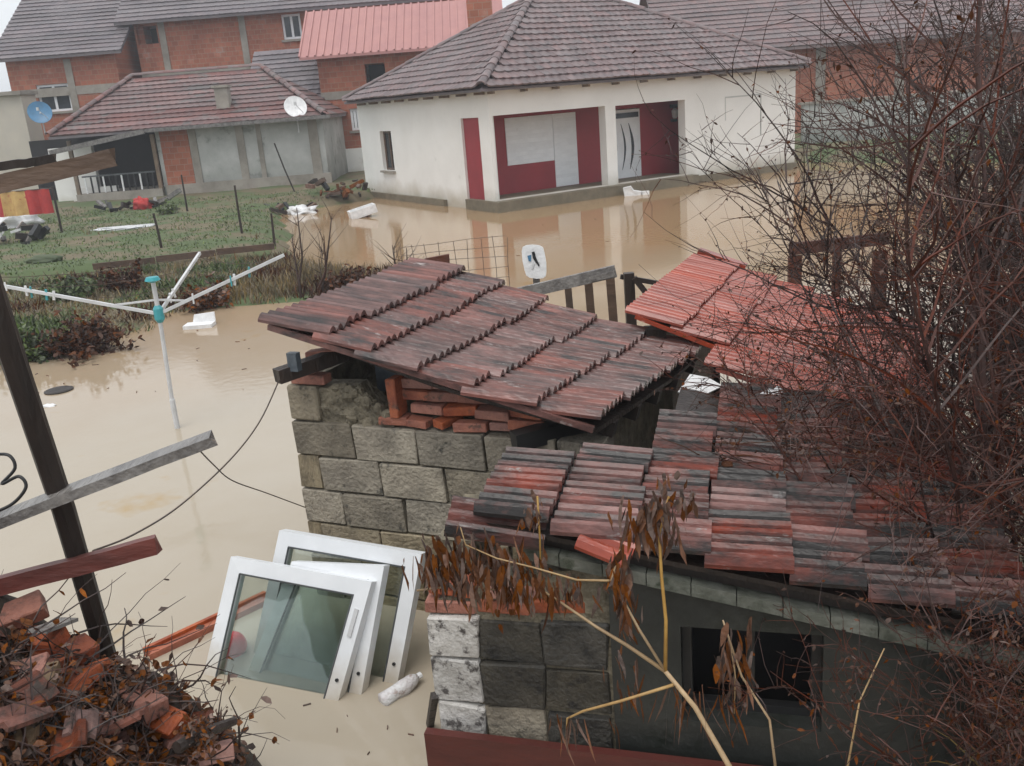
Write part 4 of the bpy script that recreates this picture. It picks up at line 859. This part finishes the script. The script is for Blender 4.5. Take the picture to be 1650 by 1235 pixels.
#@@PART3
# ================================================================== GARDEN BANK
def gz_(x, y): return max(0, ground(x, y))
def onground(px, py):
    p = atz(px, py, .2); return V((p.x, p.y, max(0, ground(p.x, p.y))))
def blades(mb, x, y, n, h, w, sp, lean=.5):
    z = gz_(x, y)
    for i in range(n):
        p = V((x+rnd(-sp, sp), y+rnd(-sp, sp), z-.02)); d = V((rnd(-lean, lean), rnd(-lean, lean), 1)).normalized(); s_ = V((rnd(-1, 1), rnd(-1, 1), 0)).normalized()*w/2; hh = h*rnd(.5, 1.2)
        q = p+d*hh*.6; t = q+(d+V((rnd(-.6, .6), rnd(-.6, .6), -.2))).normalized()*hh*.5
        mb.add([p-s_, p+s_, q+s_*.7, q-s_*.7, t], [(0, 1, 2, 3), (3, 2, 4)])
lawn = MB(); dryg = MB(); weeds = MB(); redd = MB()
for i in range(6000):
    x = rnd(-17, -3.5); y = rnd(10.8, 31); d = sdist(x, y)
    if d < .12: continue
    ln = y-(17.66+(x+7.49)*.32); k = NZ.noise(V((x*.5, y*.5, 3)))
    if ln > .1:
        if k > -.25: blades(lawn, x, y, 4, .07, .035, .22)
        elif random.random() < .3: blades(dryg, x, y, 3, .10, .03, .2)
for i in range(5200):
    x = rnd(-10, -1.0); y = rnd(10.8, 18.6); d = sdist(x, y); ln = y-(17.66+(x+7.49)*.32)
    if d < .03 or ln > -.05: continue
    k = NZ.noise(V((x*.8, y*.8, 7)))
    if x > -4.4: (blades(dryg, x, y, 9, rnd(.12, .32), .02, .18) if k > -.1 else blades(redd, x, y, 9, rnd(.12, .3), .022, .18))
    elif k > .12: blades(weeds, x, y, 9, rnd(.08, .22), .03, .2, .9)
    elif k > -.22: blades(dryg, x, y, 7, rnd(.06, .2), .02, .2, 1)
    else: blades(redd, x, y, 8, rnd(.08, .25), .025, .2, .9)
for mbx, nm, mt, lb in ((lawn, 'lawn_grass', 'grass', 'short green grass on the flooded garden lawn'), (dryg, 'dry_grass', 'dry_grass', 'straw coloured dead grass along the bank'), (weeds, 'weeds', 'weed', 'low green weeds on the left bank'), (redd, 'dead_weeds', 'dead_red', 'russet dead weeds along the bank')):
    o = stuff(mbx.build(nm, mt, fix=False)); o['label'] = lb
def shrub(name, label, px, py, r, h, n, mname, nt_=70, mtw='twig'):
    p = onground(px, py); t = thing(name, label, 'shrub', p); tw = MB(); lf = MB()
    for i in range(nt_):
        d = V((rnd(-1, 1), rnd(-1, 1), rnd(.3, 1.5))); pts = twig(tw, p+V((rnd(-r, r)*.4, rnd(-r, r)*.4, -.02)), d, rnd(.5, 1)*max(r, h), .008, 5, .3, -.05, 3)
        for q in pts[2:]:
            for k in range(n):
                if random.random() < .7: leafquad(lf, q+jit(.06), jit(1), rnd(.05, .11), rnd(.03, .06), .3)
    stuff(tw.build('stems', mtw, t, fix=False)); stuff(lf.build('leaves', mname, t, fix=False))
shrub('russet_shrub', 'large russet dead shrub at the waterline on the left', 135, 545, .6, 0.5700000000000001, 5, 'dead_red', 90, 'twig_red')
shrub('green_shrub', 'dark green shrub behind the leaning post', 42, 555, .5, 0.5700000000000001, 6, 'weed', 70)
shrub('green_shrub', 'green ivy shrub under the left airer arm', 110, 480, .5, 0.42, 6, 'weed', 60)
shrub('russet_shrub', 'red brown dead shrub right behind the airer hub', 200, 462, .5, 0.42, 5, 'dead_red', 60, 'twig_red')
shrub('russet_shrub', 'dark purplish dead shrub at the waterline right of the airer', 330, 475, .5, 0.42, 5, 'dead_leaf', 60)
shrub('russet_shrub', 'brown dead shrub on the tip of the bank', 560, 455, .55, 0.47, 4, 'dead_red', 80)
shrub('green_shrub', 'bright green small shrub in front of the grey house', 272, 352, .45, .3, 4, 'grass', 40)
e0 = atz(150, 432, .3); e1 = atz(443, 397, .3); ed = thing('lawn_edging', 'weathered timber board edging the lower end of the lawn', 'edging', e0)
for k in range(3):
    a = e0.lerp(e1, k/3)+Z*.02; b = e0.lerp(e1, (k+1)/3-.004)+Z*rnd(0, .03); MB().bar(a, b, .04, .12).build('board', 'brown_wood', ed)
for i, (a, b, lab) in enumerate((((303, 347), (292, 282), 'in front of the brick panel of the grey house'), ((262, 408), (247, 344), 'in the middle of the lawn'), ((391, 383), (378, 299), 'at the back right of the lawn'), ((442, 393), (437, 344), 'at the right corner of the lawn'), ((225, 440), (222, 418), 'below the lawn edging'))):
    p = onground(*a); q = aty(*b, p.y); q2 = aty(*b, p.y); tag(MB().tube([p-Z*.1, p.lerp(q2, .5)+jit(.01), q2], [.03, .026, .022], 6).build('fence_stake', 'dark_wood'), 'thin dark fence stake '+lab, 'stake', 'fence stakes in the garden')
p = onground(476, 318); tag(MB().tube([p, aty(458, 272, p.y), aty(442, 231, p.y)], .025, 6).build('fence_stake', 'dark_wood'), 'dark pole leaning against the right half of the grey house', 'pole')
def sapling(px, py, tops, lab):
    p = onground(px, py); p.z = -.1; t = thing('bare_sapling', lab, 'sapling', p); mb = MB(); b2 = MB()
    for (x, y) in tops:
        q = aty(x, y, p.y+rnd(-.2, .2)); m_ = p.lerp(q, .5)+V((rnd(-.08, .08), 0, 0)); mb.tube([p, p.lerp(q, .25)+V((rnd(-.04, .04), 0, 0)), m_, q], [.028, .02, .016, .006], 5)
        for k in range(9):
            s_ = p.lerp(q, rnd(.35, .95)); twig(b2, s_, V((rnd(-1, 1), rnd(-.5, .5), rnd(.3, 1.2))), rnd(.25, .6), .007, 5, .2, .05, 3)
    mb.build('trunk', 'twig', t, fix=False); stuff(b2.build('crown', 'twig', t, fix=False))
sapling(482, 462, [(478, 335), (470, 380)], 'thin bare sapling left of its pair on the bank')
sapling(510, 462, [(535, 345), (522, 380)], 'slanting bare sapling on the tip of the bank')
sapling(640, 452, [(632, 395), (655, 400)], 'low bare sapling just behind the block shed roof')
def lump(name, px, py, size, mname, label, cat, sq=(1, .8, .6), nz=.35, up=.4):
    p = onground(px, py); r = size*p.y/FPX; c = p+Z*r*sq[2]*up
    return tag(MB().sphere(c, r, sq, 24, 14, nz, 2.6).build(name, mname, smooth=True), label, cat)
lump('sack', 486, 333, 18, 'white_thing', 'crumpled white sack at the water edge by the grey house', 'sack', (1.2, .8, .5), .8, .2)
p = onground(584, 338); cr = thing('foam_crate', 'white foam crate tipped at the waterline left of white house', 'crate', p)
m_ = M.Translation(p+Z*.1) @ M.Rotation(R(18), 4, 'Z') @ M.Rotation(R(-12), 4, 'Y')
for lo, hi, nm in (((-.36, -.22, -.06), (.36, .22, -.02), 'base'), ((-.36, -.22, -.019), (-.32, .22, .16), 'side'), ((.32, -.22, -.019), (.36, .22, .16), 'side'), ((-.319, -.22, -.019), (.319, -.18, .16), 'side'), ((-.319, .18, -.019), (.319, .22, .16), 'side')):
    b = MB().box(lo, hi); b.v = [tuple(m_ @ V(v)) for v in b.v]; b.build(nm, 'white_thing', cr)
def heap(name, px, py, w, h, label, mname='dark_inside', n=26, mats=('black', 'dark_wood', 'brown_wood', 'dead_leaf')):
    p = onground(px, py); t = thing(name, label, 'heap', p)
    for i in range(n):
        a = p+V((rnd(-w, w), rnd(-.4, .4), rnd(0, h)*rnd(0, 1)))
        b = a+V((rnd(-.5, .5), rnd(-.3, .3), rnd(-.1, .25)))
        MB().bar(a, b, rnd(.05, .2), rnd(.03, .14)).build('debris_piece', random.choice(mats), t)
heap('debris_heap', 540, 318, .9, .5, 'dark heap of debris between the grey house and white house')
heap('debris_heap', 465, 332, .7, .25, 'low line of dark debris along the water by grey house', n=20)
heap('debris_heap', 215, 345, 1.0, .35, 'dark scrap heap below the porch of the grey house', n=22, mats=('black', 'dark_wood', 'grey_wood'))
heap('debris_heap', 25, 400, .8, .6, 'pale and dark junk heap at the far left of the garden', n=26, mats=('white_thing', 'black', 'grey_wood', 'dark_wood'))
lump('sack', 30, 372, 34, 'white_thing', 'big pale sack on the junk heap at far left', 'sack', (1, .8, .6), .8, .2)
lump('sack', 232, 345, 13, 'cloth_red', 'small red bundle below the porch of grey house', 'bundle', (1, .8, .9), .7)
lump('sack', 352, 305, 13, 'cloth_red', 'dark red bag against the plinth of grey house', 'bag', (1, .8, 1.2))
lump('sack', 335, 296, 15, 'metal_grey', 'grey metal drum shape by the plinth of grey house', 'drum', (.9, .8, 1.5), .1)
lump('tub', 205, 375, 22, 'metal_grey', 'pale flat plastic sheet lying on the lawn', 'sheet', (2.2, 1, .12), .5)
lump('tub', 75, 432, 16, 'weed', 'green bundle next to the junk heap', 'bundle', (1.8, .8, .5), .3)
cl = thing('hanging_blanket', 'red and yellow blanket hanging at the left edge', 'blanket', aty(35, 345, 24))
a = aty(-20, 312, 24); b = aty(78, 304, 24)
for i in range(5):
    f0, f1 = i/5, (i+1)/5; q0 = a.lerp(b, f0); q1 = a.lerp(b, f1); mb = MB(); vs = []; h_ = 38*24/FPX
    for k in range(5):
        for j in range(5):
            p = q0.lerp(q1, j/4)-Z*h_*k/4; p.y += .05*math.sin((i*4+j)*1.3)*(k/4+.3); vs.append(p)
    mb.add(vs, [(k*5+j, k*5+j+1, (k+1)*5+j+1, (k+1)*5+j) for k in range(4) for j in range(4)]); mb.build('stripe', 'cloth_yellow' if i in (1, 2) else 'cloth_red', cl, True, fix=False)
MB().tube([a-V((.2, 0, 0)), b+V((.1, 0, 0))], .012, 5).build('line', 'wire', cl)
for q in (a-V((.2, 0, 0)), b+V((.1, 0, 0))): MB().tube([V((q.x, q.y, gz_(q.x, q.y)-.1)), q+Z*.05], .03, 6).build('pole', 'dark_wood', cl)
# ================================================================== FENCES BEHIND THE SHEDS
# welded mesh panel
a = aty(652, 468, 8.6); b = aty(822, 462, 8.9); ta = aty(640, 400, 8.6); tb = aty(815, 380, 8.9)
wf_ = thing('wire_mesh_fence', 'sagging welded wire mesh fence standing in the water behind the block shed', 'fence', V((b.x, b.y, 0)))
for k in range(9):
    f = k/8; p = a.lerp(b, f); q = ta.lerp(tb, f)+jit(.02); MB().tube([V((p.x, p.y, -.4)), p.lerp(q, .5)+jit(.012), q], .0028, 4).build('vertical_wire', 'wire', wf_)
for k in range(6):
    f = k/5; p = a.lerp(ta, f); q = b.lerp(tb, f); MB().tube([p, p.lerp(q, .33)+jit(.02), p.lerp(q, .66)+jit(.02), q], .0025, 4).build('horizontal_wire', 'wire', wf_)
# timber stubs behind the roof
for px, py0, py1, w, lab in ((703, 470, 416, .2, 'wide dark board stub rising behind the shed roof'), (656, 480, 436, .13, 'narrow dark board stub left of the wide one behind the roof')):
    p = aty(px, py0, 7.2); q = aty(px, py1, 7.2); d = V((w/2, 0, 0)); tag(MB().prism([V((p.x, p.y, -.4))-d, V((p.x, p.y, -.4))+d, q+d+Z*.02, q-d*.9], (0, .04, 0)).build('board_stub', 'rust'), lab, 'board')
# sign on post
sp = aty(862, 472, 8.2); st = thing('warning_sign', 'white sign with dark figure on a short post behind the roof', 'sign', V((sp.x, sp.y, 0)))
sc_ = aty(861, 422, 8.15); hw, hh = .105, .15
ex = V((.98, -.15, -.1)); ey = V((-.05, .1, 1)); en = ex.cross(ey).normalized()*-1
if en.y > 0: en = -en
board = []
for k in range(16):
    t = 2*math.pi*k/16; rr = 1+.12*NZ.noise(V((math.cos(t)*2, math.sin(t)*2, 1))); sgn = lambda v: math.copysign(abs(v)**.6, v); board.append(sc_+ex*hw*sgn(math.cos(t))*rr+ey*hh*sgn(math.sin(t))*rr)
bo = MB().prism(board, -en*.012).build('plate', 'white_thing', st)
def mark(pts, m_): MB().prism([sc_+ex*x+ey*y+en*.004 for x, y in pts], en*.003).build('figure_mark', m_, bo)
mark([(-.012, .085), (.012, .09), (.022, .03), (.045, -.03), (.036, -.04), (.008, .0), (-.008, .03)], 'black'); mark([(-.012, .0), (.0, -.02), (-.022, -.07), (-.034, -.065)], 'metal_grey'); mark([(-.055, .05), (-.02, .06), (-.03, .0), (-.05, .005)], 'blue')
MB().bar(V((sp.x+.02, sp.y, -.4)), V((sp.x+.02, sp.y, sc_.z-.06)), .06, .05, V((0, 1, 0))).build('post', 'grey_wood', st)
# picket fence piece
YF = 7.9; pf = thing('picket_fence', 'broken weathered picket fence leaning between the two tiled roofs', 'fence', V((aty(940, 500, YF).x, YF, 0)))
MB().bar(aty(800, 482, YF), aty(992, 437, YF-.2), .05, .10).build('rail', 'grey_wood', pf); MB().bar(aty(905, 462, YF-.06), aty(990, 441, YF-.26), .03, .05).build('rail', 'grey_wood', pf)
for x, y, w in ((915, 462, .06), (948, 455, .07), (983, 447, .075)):
    p = aty(x, y, YF+.06); MB().bar(p, V((p.x+.05, p.y+.02, -.3)), w, .025, V((0, 1, 0))).build('picket', 'brown_wood', pf)
tb_ = thing('timber_frame', 'black timber post with diagonal brace and rail beside the red roof', 'post', V((aty(1012, 500, YF).x, YF, 0)))
p = aty(1013, 440, YF); MB().bar(p, V((p.x+.02, YF, -.4)), .085, .08, V((0, 1, 0))).build('post', 'dark_wood', tb_)
MB().bar(aty(1022, 448, YF-.06), aty(1056, 492, YF-.06), .05, .05).build('brace', 'dark_wood', tb_); MB().bar(aty(1000, 446, YF+.08), aty(1108, 465, YF+.1), .04, .04).build('rail', 'dark_wood', tb_)
YG = 8.6; rg = thing('rusty_gate', 'rusty brown metal gate frame behind the bare bush', 'gate', V((aty(1350, 450, YG).x, YG, 0)))
MB().bar(aty(1272, 402, YG), aty(1432, 384, YG), .05, .11).build('top_rail', 'rust', rg)
for x, w in ((1281, .12), (1349, .07), (1419, .13)):
    p = aty(x, 402 if x < 1300 else 394, YG); MB().bar(p-Z*.06, V((p.x+.0, YG, -.4)), w, .05, V((0, 1, 0))).build('upright', 'rust', rg)
# scraps on the roofs
q = onp(1222, 662, lseg(.7, 1.5), lsd.cross(n1).normalized()); pb_ = thing('plastic_tube', 'crumpled white plastic bottle lying where the two lower roofs meet', 'bottle', q)
a = aty(1192, 690, 4.55); b = aty(1250, 635, 4.75); MB().tube([a, a.lerp(b, .15), a.lerp(b, .4)+Z*.01, a.lerp(b, .7), a.lerp(b, .9), b], [.03, .062, .052, .064, .055, .03], 10).build('body', 'clear_plastic', pb_, True)
MB().tube([b, b+(b-a).normalized()*.04], .026, 8).build('neck', 'white_thing', pb_)
q = aty(1296, 687, 4.45); tag(MB().sphere(q, .045, (1.3, 1, .7), 12, 8, .5, 3).build('plastic_scrap', 'clear_plastic'), 'small white plastic scrap on the mossy roof', 'scrap')
pl_ = MB(); pp = [aty(1092, 632, 5.05), aty(1112, 603, 5.1), aty(1140, 608, 5.1), aty(1165, 622, 5.0), aty(1140, 634, 4.95)]; pl_.prism(pp, V((0, .01, -.01))); tag(pl_.build('plastic_sheet', 'white_thing'), 'white plastic sheet showing between dark and red roofs', 'sheet')
ms = MB()
for i in range(300):
    x = rnd(1165, 1450); y = rnd(640, 750); p = lseg(.6, 1.2); d = ray(x, y); nn = lsd.cross(-n1).normalized(); q = onp(x, y, lseg(.7, 1.2)+Z*.05, nn); twig(ms, q, V((rnd(-1, 1), rnd(-.6, .6), rnd(-.05, .25))), rnd(.1, .4), rnd(.002, .006), 5, .25, -.05, 3)
    if i < 70: ms.sphere(q, rnd(.012, .03), (1.2, 1, .5), 6, 4, .4)
lt_ = stuff(ms.build('roof_litter', 'dead_red', fix=False)); lt_['label'] = 'twigs and moss littering the lean-to roof'
# ================================================================== WITHERED PLANT IN FRONT
wp = thing('withered_plant', 'withered straw coloured plant with drooping brown leaves before the lean-to', 'plant', aty(1175, 1260, 2.45))
def stem(pts, r0, r1, name='stem'):
    n = len(pts); MB().tube([aty(x, y, Y) for x, y, Y in pts], [r0+(r1-r0)*i/(n-1) for i in range(n)], 6).build(name, 'straw', wp, True)
stem([(1215, 1330, 2.4), (1175, 1235, 2.48), (1120, 1140, 2.55), (1072, 1082, 2.6)], .011, .008)
for pts, r0, r1 in (([(1072, 1082, 2.6), (1010, 1040, 2.65), (960, 1010, 2.72), (905, 972, 2.8), (868, 948, 2.88)], .007, .0035), ([(1072, 1082, 2.6), (1073, 1000, 2.62), (1066, 930, 2.64), (1062, 860, 2.66), (1078, 800, 2.7)], .007, .004), ([(1072, 1082, 2.6), (1030, 1015, 2.62), (1000, 960, 2.64), (985, 935, 2.66), (1000, 885, 2.68)], .005, .003), ([(1085, 1104, 2.57), (1000, 1130, 2.6), (940, 1146, 2.65), (914, 1158, 2.67), (912, 1200, 2.67)], .0055, .003), ([(982, 936, 2.66), (930, 935, 2.75), (860, 915, 2.85), (800, 900, 2.9), (750, 878, 2.95), (742, 850, 2.95)], .004, .002), ([(866, 800, 2.95), (870, 870, 2.95), (872, 950, 2.92)], .004, .003), ([(672, 952, 3.1), (735, 944, 3.05), (770, 946, 3.0), (798, 951, 2.98)], .004, .003), ([(1250, 1240, 2.5), (1240, 1160, 2.55), (1195, 1090, 2.6), (1178, 1040, 2.62), (1165, 1000, 2.62)], .005, .003), ([(1178, 1040, 2.62), (1185, 1090, 2.62), (1183, 1150, 2.62)], .003, .002), ([(1365, 1240, 2.5), (1385, 1130, 2.6), (1425, 1045, 2.65)], .004, .002)): stem(pts, r0, r1)
hl = MB()
def hang(px, py, Y, sx, sy, n, L0=.05, L1=.13, w=.016):
    for i in range(n):
        p = aty(px+random.gauss(0, sx), py+random.gauss(0, sy), Y+rnd(-.06, .06)); d = V((rnd(-.35, .35), rnd(-.35, .35), -1)); leafquad(hl, p, d, rnd(L0, L1), w*rnd(.5, 1.5), .1)
hang(1050, 830, 2.66, 22, 22, 90); hang(1090, 790, 2.68, 20, 18, 40, .03, .07); hang(860, 828, 2.94, 10, 14, 30, .03, .06)
hang(755, 900, 2.98, 38, 24, 190, .03, .14); hang(820, 925, 2.92, 42, 24, 130, .03, .13); hang(900, 940, 2.82, 30, 10, 40); hang(1000, 920, 2.66, 10, 25, 45); hang(1010, 970, 2.65, 10, 25, 30); hang(700, 905, 3.05, 15, 14, 40)
hang(1185, 1060, 2.62, 14, 30, 50); hang(930, 1160, 2.66, 25, 6, 14, .08, .18, .008); hang(1130, 1120, 2.6, 50, 12, 30, .08, .2, .007); hang(1010, 1090, 2.7, 15, 30, 25, .05, .12, .01)
stuff(hl.build('leaves', 'dead_leaf', wp, fix=False))
# ================================================================== RIGHT BANK AND BARE BUSHES
def rbank(x, y): return -.5+1.3*smooth(.95, 2.0, x-.0*y)*smooth(4.6, 3.2, y)+.25*smooth(2.2, 4.5, x)*smooth(9, 5, y)+.06*NZ.noise(V((x*3, y*3, 2)))
mb = MB(); nx, ny = 40, 50
mb.add([(.9+5.1*i/nx, .6+8*j/ny, rbank(.9+5.1*i/nx, .6+8*j/ny)) for j in range(ny+1) for i in range(nx+1)], [(j*(nx+1)+i, j*(nx+1)+i+1, (j+1)*(nx+1)+i+1, (j+1)*(nx+1)+i) for j in range(ny) for i in range(nx)])
struct(mb.build('soil_bank', 'soil', smooth=True, fix=False))['label'] = 'dark soil bank under the bare bushes on the right'
def bush(name, label, base, nst, hgt, spread, r0, mname, nsub=16, nfine=6, lean=V((0, 0, 0)), budn=.25, fine=.0022, rx=.25):
    t = thing(name, label, 'bush', base); stm = MB(); tw = MB(); bd = MB()
    for i in range(nst):
        p = base+V((rnd(-rx, rx), rnd(-rx, rx), -.1)); a = rnd(0, 6.283); d = V((math.cos(a)*spread, math.sin(a)*spread, 1))+lean
        L = hgt*rnd(.7, 1.15); pts = twig(stm, p, d, L, r0*rnd(.6, 1.2), 10, .13, .02, 5)
        for k in range(nsub):
            f = rnd(.15, .98); j = min(9, int(f*10)); q = pts[j].lerp(pts[j+1], f*10-j); ax = (pts[j+1]-pts[j]).normalized()
            d2 = (ax*.5+V((rnd(-1, 1), rnd(-1, 1), rnd(-.3, .8)))+lean*.5); l2 = hgt*rnd(.18, .42)
            p2 = twig(tw, q, d2, l2, r0*.36, 7, .2, -.01, 3)
            for m in range(nfine):
                f2 = rnd(.2, 1); j2 = min(6, int(f2*7)); q2 = p2[j2].lerp(p2[j2+1], f2*7-j2); p3 = twig(tw, q2, (p2[j2+1]-p2[j2]).normalized()*.6+jit(1), l2*rnd(.2, .55), fine, 5, .25, 0, 3)
                for z in p3[1:]:
                    if random.random() < budn: leafquad(bd, z, jit(1)-Z*.3, rnd(.012, .03), rnd(.006, .014), .3)
    stm.build('stems', mname, t, fix=False); stuff(tw.build('twigs', mname, t, fix=False)); stuff(bd.build('buds_and_dead_leaves', 'dead_red', t, fix=False))
random.seed(21)
bush('bare_bush', 'dense bare reddish bush filling the right edge nearest the camera', V((2.3, 3.35, .3)), 14, 3.0, .36, .017, 'twig_red', 20, 7, V((-.10, 0, 0)), .3, rx=.5)
bush('bare_bush', 'bare dark bush growing between the red roof and right edge', V((3.2, 5.4, 0)), 14, 3.1, .38, .021, 'twig', 22, 7, V((-.06, 0, 0)), .35, .0028, .45)
bush('bare_bush', 'thin arching bare bush in front of the white house corner', V((4.05, 7.6, -.1)), 13, 2.6, .48, .018, 'twig', 11, 5, V((-.08, 0, 0)), .3, .003, .4)
bush('bare_bush', 'tall bare tree-like bush behind the others at upper right', V((5.6, 8.6, 0)), 14, 4.2, .42, .034, 'twig', 24, 8, V((-.05, 0, 0)), .4, .0035, .5)
bush('bare_bush', 'low tangled reddish brambles at the lower right corner', V((1.68, 2.5, .3)), 26, 1.15, .62, .007, 'twig_red', 16, 6, V((0, 0, 0)), .3, .002, .35)
bush('bare_bush', 'dense dark thicket behind the nearest bush at the right edge', V((2.75, 4.2, .3)), 20, 2.2, .5, .012, 'twig', 22, 8, V((-.02, 0, 0)), .3, .0028, .5)
bush('bare_bush', 'brown brambles hanging over the right end of lean-to roof', V((2.0, 3.75, .6)), 18, 1.4, .8, .009, 'twig_red', 16, 6, V((-.15, 0, 0)), .3, .002, .35)
gm = MB()
for i in range(4500):
    x = rnd(1.25, 3.0); y = rnd(1.9, 3.6); z = rbank(x, y); p = V((x, y, z)); s_ = V((rnd(-1, 1), rnd(-1, 1), 0)).normalized()*.005; d = V((rnd(-1, 1), rnd(-1, 1), rnd(.2, 1))).normalized(); h_ = rnd(.08, .25); gm.add([p-s_, p+s_, p+d*h_*.6+s_*.7, p+d*h_*.6-s_*.7, p+d*h_-Z*.03], [(0, 1, 2, 3), (3, 2, 4)])
o = stuff(gm.build('dead_grass', 'dry_grass', fix=False)); o['label'] = 'dead grass on the dark bank at lower right'
# ================================================================== HAZE
hz = bpy.data.materials.new('haze'); hz.use_nodes = True; hn = hz.node_tree; hn.nodes.clear()
pv = hn.nodes.new('ShaderNodeVolumePrincipled'); pv.inputs['Color'].default_value = (.93, .95, 1, 1); pv.inputs['Density'].default_value = .0022; pv.inputs['Anisotropy'].default_value = .2
ho = hn.nodes.new('ShaderNodeOutputMaterial'); hn.links.new(pv.outputs[0], ho.inputs['Volume']); MATS['haze'] = hz
HAZE = True
if HAZE:
    h = stuff(MB().box((-920, -70, -3), (920, 920, 14)).build('haze', 'haze')); h['label'] = 'thin rainy haze over the whole place'
for o in bpy.data.objects:
    if '_base' in o: del o['_base']
